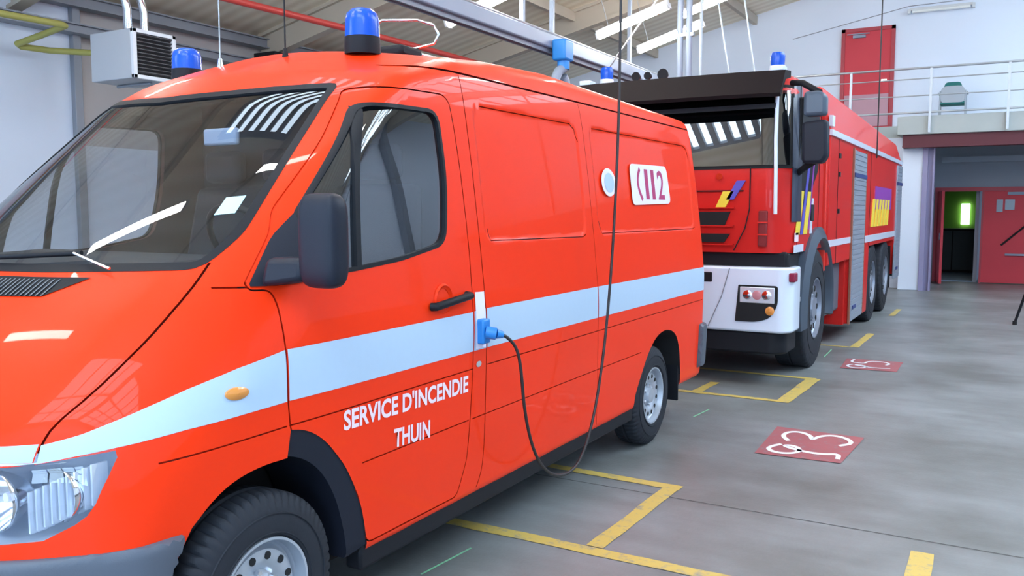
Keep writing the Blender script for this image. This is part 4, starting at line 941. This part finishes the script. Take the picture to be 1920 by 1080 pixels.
# wipers
for (u0, u1, z0, z1) in ((-.35, .40, 1.405, 1.445), (-.95 + .5, -.05, 1.40, 1.43)):
    us = np.linspace(u0, u1, 12); zz = np.linspace(z0, z1, 12); yy = front_y(us, zz, .018)
    G().tube([(XC + float(a), float(b), float(c)) for a, b, c in zip(us, yy, zz)], .009, 8).build('wiper', M_BLACK, VAN, smooth=50)
us = np.linspace(.38, .54, 6); zz = np.linspace(1.445, 1.40, 6); yy = front_y(us, zz, .022)
G().tube([(XC + float(a), float(b), float(c)) for a, b, c in zip(us, yy, zz)], .005, 8).build('wiper_arm', M_CHROME, VAN, smooth=50)
# windscreen stickers
decal_poly('inspection_sticker', [(.665, 1.565), (.715, 1.572), (.705, 1.632), (.655, 1.625)], M_STK, WSG, mode='front', off=-.004, label='pale cyan square sticker')
# roof beacons, antennas, handle loop
def beacon(u, y, r, h0, h1, parent, x0=XC, z=None):
    z = float(top_z(np.array(u), np.array(y))) - .008 if z is None else z
    b = G().lathe([(0, r * .98), (.02, r), (h0, r * .97), (h0, .001), (0, .001)], (x0 + u, y, z), 'z', 36).build('beacon_base', M_BLACK, parent, smooth=40)
    d = G().lathe([(h0, r * .96), (h0 + h1 * .55, r * .93), (h0 + h1 * .8, r * .86), (h0 + h1 * .95, r * .62), (h0 + h1, r * .3), (h0 + h1, .001), (h0, .001)], (x0 + u, y, z), 'z', 40).build('beacon_dome', M_BEACON, parent, smooth=40)
    G().cyl((x0 + u, y, z + h0 + h1 * .1), (x0 + u, y, z + h0 + h1 * .6), r * .3, 12).build('beacon_lamp', M_CHROME, d)
beacon(.465, 3.06, .080, .075, .125, VAN); beacon(-.62, 3.02, .075, .06, .105, VAN)
def whip(u, y, h, r, m, lean=0):
    z = float(top_z(np.array(u), np.array(y)))
    a = G().tube([(XC + u, y, z), (XC + u, y + lean * .5, z + h * .5), (XC + u, y + lean, z + h)], r, 8).build('whip_antenna', m, VAN)
    G().cyl((XC + u, y, z - .01), (XC + u, y, z + .035), .016, 12, .008).build('antenna_base', M_MATTE if m == M_BLACK else M_CHROME, a)
whip(.16, 2.90, .62, .0035, M_BLACK); whip(-.14, 2.80, .62, .003, M_CHROME)
zt = 2.33
G().tube([(-2.78, 3.40, zt + .12), (-2.74, 3.5, zt + .19), (-2.58, 3.58, zt + .19), (-2.51, 3.62, zt + .165), (-2.49, 3.63, zt + .12), (-2.51, 3.62, zt + .075), (-2.60, 3.57, zt + .05), (-2.72, 3.48, zt + .04)], .007, 8).build('roof_loop', M_CHROME, VAN, smooth=50)
G().box((-2.78, 3.42, zt - .01), (-2.56, 3.60, zt + .05)).build('roof_mount', M_BLACK, VAN, bevel=.02)
G().tube([(-2.80, 3.7, zt + .09), (-2.70, 4.6, zt + .07)], .01, 8).build('roof_bar', M_CHROME, VAN, smooth=50)
# interior
g = G(); us = [-.80, -.5, 0, .5, .80]
G().prism([(1.70, .95), (1.78, 1.36), (1.95, 1.41), (2.20, 1.42), (2.30, 1.36), (2.34, 1.1), (2.34, .95)], 'x', XC - .58, XC + .58).build('dashboard', M_CABIN, VAN, bevel=.02)
st = G().lathe([(.012 * math.cos(a), .19 + .014 * math.sin(a)) for a in np.linspace(0, 2 * math.pi, 10, endpoint=False)], (0, 0, 0), 'z', 36).mesh(); st.transform(Matrix.Translation((XC + .42, 2.42, 1.44)) @ Matrix.Rotation(math.radians(-55), 4, 'X'))
link_mesh('steering_wheel', st, M_BLACK, VAN, smooth=50)
for (u, wd) in ((.48, .26), (-.30, .40)):
    s = G().box((XC + u - wd, 2.62, .95), (XC + u + wd, 3.05, 1.20)).build('seat', M_SEAT, VAN, bevel=.05)
    G().hexa([(XC + u - wd, 2.98, 1.15), (XC + u + wd, 2.98, 1.15), (XC + u + wd, 3.12, 1.15), (XC + u - wd, 3.12, 1.15), (XC + u - wd * .9, 3.08, 1.70), (XC + u + wd * .9, 3.08, 1.70), (XC + u + wd * .9, 3.18, 1.70), (XC + u - wd * .9, 3.18, 1.70)]).build('seat_back', M_SEAT, s, bevel=.04)
    for du in ((0,) if wd < .3 else (-.2, .2)): G().box((XC + u + du - .12, 3.10, 1.72), (XC + u + du + .12, 3.18, 1.88)).build('headrest', M_SEAT, s, bevel=.03)
G().box((XC - .80, 3.26, .95), (XC + .80, 3.29, 2.15)).build('cabin_partition', M_CABIN, VAN)
G().box((XC + .24, 2.36, 1.83), (XC + .42, 2.385, 1.895)).build('interior_mirror', M_ALU, VAN, bevel=.01)

# charging cable from the roof to the van's plug
P = [(-1.918, 3.272, 1.035), (-1.90, 3.295, 1.02), (-1.88, 3.34, .97), (-1.87, 3.36, .88), (-1.87, 3.39, .68), (-1.87, 3.46, .50), (-1.87, 3.56, .37), (-1.87, 3.70, .285), (-1.87, 3.86, .255), (-1.87, 4.00, .29), (-1.87, 4.12, .42), (-1.87, 4.22, .62), (-1.87, 4.32, .95), (-1.87, 4.40, 1.42), (-1.87, 4.455, 2.0), (-1.87, 4.47, 2.7), (-1.87, 4.48, 4.5), (-1.87, 4.48, ROOFZ(-1.90))]
tag(G().tube([tuple(p) for p in chaikin(P, 2)], .0075, 10).build('charging_cable', M_CABLE, origin=(-1.87, 4.48, 4.0), smooth=60), 'black charging cable looping down from the roof to the van socket', 'cable')
# ================================================================== THE FIRE TRUCK
TX = -2.78
TR = thing('fire_engine', (TX, 12, 0), 'big red fire engine with white bumper parked behind the van', 'truck')
XS = -1.62                       # body side plane
def mx(x): return 2 * TX - x     # mirror about the truck centre
# ---- cab shell
CZ = [(1.20, 7.86), (1.97, 7.88), (2.68, 8.06), (2.86, 8.22)]
cab = G()
prof = [(7.90, 1.20), (7.86, 1.97), (8.06, 2.66), (8.20, 2.82), (8.45, 2.88), (9.40, 2.90), (9.40, 1.20)]
hw = 1.06
def cabhw(y): return np.interp(y, [7.8, 7.95, 8.15, 9.4], [.98, 1.05, 1.09, 1.11])
# lower red front + sides as layered loops (plan outline with rounded corners), per height
def plan(z):
    yf = np.interp(z, [1.20, 1.97, 2.66, 2.80, 2.88], [7.88, 7.86, 8.06, 8.18, 8.5]); inset = np.interp(z, [1.2, 1.97, 2.66, 2.80, 2.88], [0, 0, .05, .09, .22])
    return rpoly([(TX - 1.12 + inset, 9.38), (TX - 1.12 + inset, yf + .16), (TX - .98 + inset, yf), (TX + .98 - inset, yf), (TX + 1.12 - inset, yf + .16), (TX + 1.12 - inset, 9.38)], [.03, .10, .10, .10, .10, .03], 5)
levels = [1.20, 1.6, 1.97, 2.2, 2.45, 2.66, 2.74, 2.80, 2.85, 2.88]
vs = []; m = len(plan(1.2))
for z in levels: vs += [(x, y, z) for x, y in plan(z)]
fs = [(i * m + k, i * m + (k + 1) % m, (i + 1) * m + (k + 1) % m, (i + 1) * m + k) for i in range(len(levels) - 1) for k in range(m)] + [tuple(range(m - 1, -1, -1)), tuple(range((len(levels) - 1) * m, len(levels) * m))]
CAB = G().add(vs, fs).build('cab', M_RED, TR, smooth=35)
# windscreen: big dark pane wrapped round the cab front, and the black pillar covers beside it
def band(name, m_, z0, z1, ya, yb, off, par, side=0, label=None):
    """strip of the cab outline between depth ya (from the front) and yb"""
    vs = []; n = 0
    for z in np.linspace(z0, z1, 8):
        P = plan(z); yf = min(p[1] for p in P)
        den = resample(P, .02); keep = [q for q in den if ya <= q[1] - yf <= yb and (side == 0 or (q[0] - TX) * side > 0)]
        keep = sorted(keep, key=lambda q: (math.atan2((q[0] - TX), 10.0 - q[1])))
        K = np.array(keep); L = np.concatenate([[0], np.cumsum(np.linalg.norm(np.diff(K, axis=0), axis=1))]); t = np.linspace(0, L[-1], 40)
        X_, Y_ = np.interp(t, L, K[:, 0]), np.interp(t, L, K[:, 1]); n = 40
        for x, y in zip(X_, Y_): vs.append((TX + (x - TX) * (1 + off / 1.1), y - off, z))
    return G().add(vs, [(j * n + i, j * n + i + 1, (j + 1) * n + i + 1, (j + 1) * n + i) for j in range(7) for i in range(n - 1)]).build(name, m_, par, label, smooth=60, fix=False)
band('windscreen_surround', M_MATTE, 1.955, 2.72, -.01, .16, .006, CAB)
band('windscreen', M_TGLASS, 1.985, 2.66, -.01, .11, .014, CAB)
for s in (1, -1): band('pillar_cover', mat('deflector_blue_black', (0.035, 0.045, 0.075), 0.3), 1.48, 2.76, .12, .40, .010, CAB, side=s)
# corner pillar deflectors: dark blue with white grab pole
for s in (1, -1):
    X = lambda d: TX + s * d
    G().tube([(X(1.0), 7.80, 1.55), (X(.995), 7.80, 1.95), (X(.975), 7.86, 2.2), (X(.955), 7.96, 2.55), (X(.95), 8.0, 2.78)], .017, 10).build('grab_pole', M_TWHITE, CAB, smooth=50)
    # side window and door
    g = G(); g.prism(rpoly([(8.18, 1.98), (8.28, 2.62), (9.05, 2.64), (9.05, 1.98), (8.50, 1.62), (8.20, 1.62)], .06), 'x', X(1.085), X(1.125)); g.build('side_window', M_BLACK, CAB)
    g = G(); g.box((X(1.118), 8.14, 1.24), (X(1.124), 8.15, 2.7)); g.box((X(1.118), 9.12, 1.24), (X(1.124), 9.13, 2.7)); g.split('door_gap', M_MATTE, CAB)
    g = G(); g.box((X(1.12), 8.72, 1.48), (X(1.135), 8.86, 1.64)); g.build('door_handle', M_MATTE, CAB, bevel=.01)
    # yellow and blue diagonal decals on the door
    for (y, wd, m_, z0, z1, sh) in ((8.05, .17, M_TYEL, 1.36, 1.76, .16), (8.26, .10, M_TBLUE, 1.36, 2.05, .30), (8.40, .16, M_TYEL, 1.36, 1.76, .16), (8.60, .06, M_PURP, 1.4, 2.08, .20), (8.70, .09, M_TWHITE, 1.36, 1.70, .06)):
        vs = [(X(1.128), y, z0), (X(1.128), y + wd, z0), (X(1.128), y + wd + sh, z1), (X(1.128), y + sh, z1)]
        vs += [(X(1.122), p[1], p[2]) for p in vs]
        G().hexa(vs).build('door_decal', m_, CAB)
    g = G(); g.box((X(1.121), 8.02, 1.20), (X(1.127), 8.42, 1.27)); g.build('white_stripe', M_TWHITE, CAB)
    g = G(); g.box((X(1.121), 7.98 + .06, 1.36 - .06), (X(1.128), 8.12 + .06, 1.36 + .02)); g.build('number_plate_sticker', M_LET, CAB)
    # mirrors
    arm = G().tube([(X(1.05), 8.10, 2.72), (X(1.16), 8.0, 2.70), (X(1.32), 7.97, 2.60)], .028, 10).build('mirror_arm', M_BLACK, CAB, smooth=50)
    G().tube([(X(1.12), 8.12, 1.92), (X(1.20), 8.0, 1.96), (X(1.30), 7.97, 2.02)], .03, 10).build('mirror_arm', M_BLACK, CAB, smooth=50)
    G().prism(rpoly([(X(1.19), 2.40), (X(1.38), 2.40), (X(1.38), 2.57), (X(1.33), 2.615), (X(1.19), 2.615)], .04), 'y', 7.90, 8.04).build('wide_angle_mirror', mat('mirror_blue_grey', (0.07, 0.10, 0.14), 0.35), TR, bevel=.03)
    G().prism(rpoly([(X(1.18), 2.35), (X(1.39), 2.37), (X(1.40), 2.05), (X(1.36), 1.99), (X(1.19), 1.99)], .04), 'y', 7.90, 8.06).build('main_mirror', M_MIRROR, TR, bevel=.035)
# sun visor
vs = []
for t in np.linspace(-1, 1, 20):
    b = .06 * abs(t) ** 4; x = TX + t * 1.02
    vs += [(x, 7.74 + b, 2.57), (x, 7.72 + b, 2.60), (x, 7.90 + b, 2.82), (x, 8.12 + b, 2.84), (x, 8.12 + b, 2.78), (x, 7.92 + b, 2.74)]
fs = [(i * 6 + k, (i + 1) * 6 + k, (i + 1) * 6 + (k + 1) % 6, i * 6 + (k + 1) % 6) for i in range(19) for k in range(6)] + [tuple(range(6)), tuple(range(19 * 6 + 5, 19 * 6 - 1, -1))]
G().add(vs, fs).build('sun_visor', mat('smoked_visor', (0.012, 0.008, 0.009), 0.6, spec=0.15), CAB, smooth=40)
G().box((TX - .95, 7.93, 2.49), (TX + .95, 7.96, 2.53)).build('visor_lip', M_BLACK, CAB)
# roof edge light bar
g = G(); g.box((TX + .88, 7.98, 2.82), (TX + 1.0, 8.12, 2.87)); g.box((TX - 1.0, 7.98, 2.82), (TX - .88, 8.12, 2.87)); g.split('roof_marker_strip', M_TWHITE, CAB, bevel=.01)
def tbeacon(x, y):
    z = 2.87
    G().lathe([(0, .075), (.05, .07), (.05, .001), (0, .001)], (x, y, z), 'z', 24).build('beacon_base', M_TWHITE, TR, smooth=40)
    G().lathe([(.05, .062), (.14, .068), (.17, .055), (.175, .001), (.05, .001)], (x, y, z), 'z', 24).build('beacon_dome', M_BEACON, TR, smooth=40)
tbeacon(TX + .86, 8.35); tbeacon(TX - .86, 8.35)
# roof spotlights
for (x, r) in ((-3.50, .06), (-3.37, .05), (-3.20, .075)):
    g = G(); g.cyl((x, 8.85, 2.87), (x, 8.85, 2.98), .012, 8); g.cyl((x, 8.79, 3.0), (x, 8.87, 3.0), r * .8, 18, r * .5); g.build('roof_spotlight', M_BLACK, TR, smooth=40)
# front face: grille, step recess, seams
g = G()
for (z0, z1) in ((1.44, 1.57), (1.29, 1.37)): g.prism([(TX - .58, z1), (TX + .585, z1), (TX + .53, z0), (TX - .53, z0)], 'y', 7.855, 7.90)
g.split('grille_slot', M_MATTE, CAB)
g = G()
for z in (1.435, 1.60, 1.265): g.box((TX - .62, 7.842, z), (TX + .62, 7.87, z + .012))
g.split('grille_bar', M_RED, CAB)
g = G(); g.box((TX - .70, 7.850, 1.755), (TX + .70, 7.866, 1.765)); 
for s in (1, -1):
    g.tube([(TX + s * .76, 7.852, 1.97), (TX + s * .76, 7.855, 1.60), (TX + s * .72, 7.862, 1.42), (TX + s * .62, 7.872, 1.22)], .006, 6)
g.split('panel_seam', M_MATTE, CAB)
for s in (1, -1):
    g = G(); g.box((TX + s * .84, 7.845, 1.26), (TX + s * .92, 7.88, 1.58)); r = g.build('step_recess', mat('recess_dark_red', (0.20, 0.01, 0.012), 0.5), CAB, bevel=.01)
    g = G()
    for z in (1.36, 1.47): g.box((TX + s * .835, 7.835, z), (TX + s * .925, 7.86, z + .012))
    g.split('step_bar', M_RED2, TR)
def fprism(name, poly, m_, par, y0=7.848, y1=7.87): return G().prism(poly, 'y', y0, y1).build(name, m_, par)
for s in (1,):
    fprism('front_decal', [(-2.335, 1.60), (-2.245, 1.60), (-2.165, 1.755), (-2.265, 1.755)], M_TYEL, CAB)
    fprism('front_decal', [(-2.235, 1.68), (-2.165, 1.68), (-2.06, 1.85), (-2.14, 1.85)], M_TBLUE, CAB)
G().lathe([(0, .03), (.01, .028), (.012, .001), (0, .001)], (-2.30, 7.845, 1.89), 'y', 16).build('badge', M_CHROME, CAB)
# dark band and bumper
G().box((TX - 1.08, 7.93, 1.02), (TX + 1.08, 9.0, 1.21)).build('bumper_gap_panel', M_BLACK, TR, bevel=.02)
BUM = G().prism(rpoly([(TX - 1.16, 8.30), (TX - 1.16, 7.88), (TX - 1.08, 7.79), (TX + 1.08, 7.79), (TX + 1.16, 7.88), (TX + 1.16, 8.20), (TX + .9, 8.30)], .05), 'z', .49, 1.075).build('bumper', M_TWHITE, TR, bevel=.02)
G().prism(rpoly([(TX - 1.10, 8.35), (TX - 1.10, 7.92), (TX - 1.0, 7.83), (TX + 1.0, 7.83), (TX + 1.10, 7.92), (TX + 1.10, 8.35)], .05), 'z', .29, .49).build('bumper_skirt', M_BLACK, TR, bevel=.02)
for s in (1, -1):
    X = lambda x: x if s > 0 else mx(x)
    hl = G().prism(rpoly([(X(-2.085), .915), (X(-1.735), .915), (X(-1.735), .74), (X(-1.80), .62), (X(-1.93), .585), (X(-2.11), .585)], [.01, .03, .05, .08, .05, .01]), 'y', 7.779, 7.80).build('headlamp', M_MATTE, TR)
    g = G(); g.box((X(-2.07), 7.774, .755), (X(-1.76), 7.79, .90)); g.build('headlamp_lens', M_SILV, hl, bevel=.01)
    for i, x in enumerate((-2.0, -1.915, -1.83)):
        G().lathe([(-.008, .001), (-.004, .03), (0, .042), (.003, .04), (.003, .001)], (X(x), 7.772, .828), 'y', 20).build('lamp_unit', (M_CHROME, mat('lamp_pink', (0.6, 0.25, 0.28), 0.2), M_CHROME)[i], hl)
    G().lathe([(-.012, .001), (-.008, .025), (0, .04), (.003, .04), (.003, .001)], (X(-1.80), 7.776, .690), 'y', 20).build('indicator', M_AMBER, hl)
    G().box((X(-1.655), 7.83, .95), (X(-1.60), 7.95, 1.03)).build('corner_marker', mat('marker_red', (0.25, 0.01, 0.05), 0.3), BUM, bevel=.01)
    g = G(); g.tube([(X(-2.17), 7.788, 1.06), (X(-2.24), 7.788, .80), (X(-2.36), 7.788, .52)], .005, 6); g.build('bumper_seam', M_BEAM, BUM)
G().box((TX - .55, 7.78, .93), (TX + .45, 7.80, 1.02)).build('bumper_slot', M_BLACK, BUM, bevel=.01)
# ---- body
BZ = .25
body_ = G()
by0, by1, xi = 9.48, 16.35, XS
G().prism([(by0, 1.0), (by0, 2.40), (by1, 2.40), (by1, .52), (15.72, .52), (15.60, 1.10), (12.62, 1.10), (12.55, .22), (10.98, .22), (10.98, 1.0)], 'x', xi, mx(xi)).build('body', M_RED, TR, bevel=.015)
G().box((mx(xi) + .02, 9.44, .95), (xi - .02, 9.50, 2.36)).build('body_front_panel', mat('bright_truck_red', (0.80, 0.035, 0.02), 0.35, coat=.4), TR, bevel=.01)
# upper superstructure, sloping in
def sup(y0, y1, a, b):
    return [(xi - a[0], y0, 2.40), (xi - b[0], y0, a[1]), (mx(xi) + b[0], y0, a[1]), (mx(xi) + a[0], y0, 2.40), (xi - a[0], y1, 2.40), (xi - b[0], y1, b[1]), (mx(xi) + b[0], y1, b[1]), (mx(xi) + a[0], y1, 2.40)]
v8 = sup(9.48, 16.3, (.0, 2.86), (.10, 2.72))
G().add(v8, [(0, 1, 2, 3), (7, 6, 5, 4), (0, 4, 5, 1), (1, 5, 6, 2), (2, 6, 7, 3), (3, 7, 4, 0)]).build('upper_body', M_RED2, TR, bevel=.03)
G().box((xi - .02, 9.47, 2.45), (xi + .014, 9.62, 2.56)).build('white_corner_flash', M_TWHITE, TR)
for s in (1, -1):
    X = lambda x: x if s > 0 else mx(x)
    sd = 1 if s > 0 else -1
    g = G(); g.box((X(xi) - sd * .01, 9.46, 2.355), (X(xi) + sd * .02, 16.35, 2.415)); g.build('white_band', M_TWHITE, TR)
    g = G(); g.box((X(xi) - sd * .01, 9.50, 1.20), (X(xi) + sd * .008, 11.02, 1.27)); g.box((X(xi) - sd * .01, 12.05, 1.16), (X(xi) + sd * .008, 15.6, 1.25)); g.split('white_stripe', M_TWHITE, TR)
    for (a, b, z0, z1) in ((11.02, 12.02, .24, 2.30), (15.62, 16.34, .45, 2.32)):
        sh = G().box((X(xi) - sd * .01, a, z0), (X(xi) + sd * .018, b, z1)).build('roller_shutter', M_SHUT, TR, bevel=.006)
        g = G()
        for k in range(int((z1 - z0) / .06)): g.box((X(xi) + sd * .017, a + .04, z0 + .03 + k * .06), (X(xi) + sd * .024, b - .04, z0 + .075 + k * .06))
        g.build('shutter_slats', M_SHUT, sh)
        g = G(); g.box((X(xi) + sd * .012, a, z1 - .32), (X(xi) + sd * .03, b, z1 - .27)); g.box((X(xi) + sd * .012, a + .1, z0 + .15), (X(xi) + sd * .035, a + .35, z0 + .19)); g.split('shutter_handle', mat('navy_grip', (0.03, 0.05, 0.18), 0.5), sh)
    g = G(); g.box((X(xi) + sd * .0, 10.96, .22), (X(xi) + sd * .02, 11.02, 2.32)); g.box((X(xi) + sd * .0, 12.02, .24), (X(xi) + sd * .02, 12.06, 2.32)); g.split('shutter_frame', mat('brown_frame', (0.28, 0.10, 0.06), 0.5), TR)
    # flag emblem: purple block over yellow stripes
    em = G().box((X(xi), 13.05, 1.60), (X(xi) + sd * .008, 14.95, 1.92)).build('emblem', M_PURP, TR)
    for k in range(6):
        y = 12.72 + k * .33; vs = [(X(xi), y, 1.36), (X(xi), y + .20, 1.36), (X(xi), y + .34, 1.74), (X(xi), y + .14, 1.74)]; vs += [(X(xi) + sd * .012, p[1], p[2]) for p in vs]
        G().hexa(vs).build('emblem_bar', M_TYEL, em)
    g = G()
    for z in (1.55, 1.95, 2.15): g.box((X(xi), 10.02, z), (X(xi) + sd * .012, 10.10, z + .05))
    g.box((X(xi), 9.98, 1.0), (X(xi) + sd * .004, 9.99, 2.35)); g.box((X(xi), 12.55, 1.1), (X(xi) + sd * .004, 12.56, 2.35)); g.split('hinge', M_MATTE, TR)
    # cab fender over the front wheel
    R0, R1 = .66, .80; vs = []; N = 26; cy, cz = 9.08, .62
    for i in range(N):
        a = math.radians(-12 + 204 * i / (N - 1)); 
        for (r, x) in ((R0, xi - .30), (R0, xi - .01), (R0 + .03, xi + .03), (R1, xi - .01), (R1, xi - .30)):
            vs.append((X(x), cy - r * math.cos(a), cz + r * math.sin(a)))
    fs = [(i * 5 + k, (i + 1) * 5 + k, (i + 1) * 5 + (k + 1) % 5, i * 5 + (k + 1) % 5) for i in range(N - 1) for k in range(5)] + [(4, 3, 2, 1, 0), tuple((N - 1) * 5 + k for k in range(5))]
    G().add(vs, fs).build('front_fender', mat('fender_blue_black', (0.06, 0.08, 0.11), 0.35), TR, smooth=40)
    g = G(); g.box((X(xi) - sd * .06, 7.95, .50), (X(xi) - sd * .30, 8.36, 1.20)); g.build('step_well', M_BLACK, TR, bevel=.02)
    g = G(); g.box((X(xi) - sd * .02, 8.0, .74), (X(xi) - sd * .2, 8.30, .78)); g.build('cab_step', M_BEAM, TR)
    g = G(); g.box((X(xi) - sd * .10, 9.95, .40), (X(xi) - sd * .5, 10.95, .98)); g.build('tank_box', M_PLAST, TR, bevel=.03)
    g = G(); g.box((X(xi) - sd * .04, 10.88, .22), (X(xi) - sd * .3, 10.98, 1.0)); g.build('body_edge', M_RED, TR)
    G().box((X(xi) - sd * .02, 9.80, .58), (X(xi) + sd * .0, 9.86, .66)).build('side_marker', M_AMBER, TR)
    for y in (9.08, 13.30, 14.78): wheel((X(xi) - sd * .02, y, .60 if y < 10 else .56), .60 if y < 10 else .56, .34, .30, sd, M_TSTEEL, TR, holes=10, hr=.03, hc=.20, tread=90, hub=.11)
    G().box((X(xi) - sd * .05, 15.62, .30), (X(xi) - sd * .4, 15.66, 1.0)).build('mudflap', M_BLACK, TR)
G().box((TX - .75, 8.4, .45), (TX + .75, 16.1, 1.0)).build('chassis', M_MATTE, TR)
G().box((mx(xi), 16.35, .45), (xi, 16.42, .60)).build('rear_bar', M_BLACK, TR)
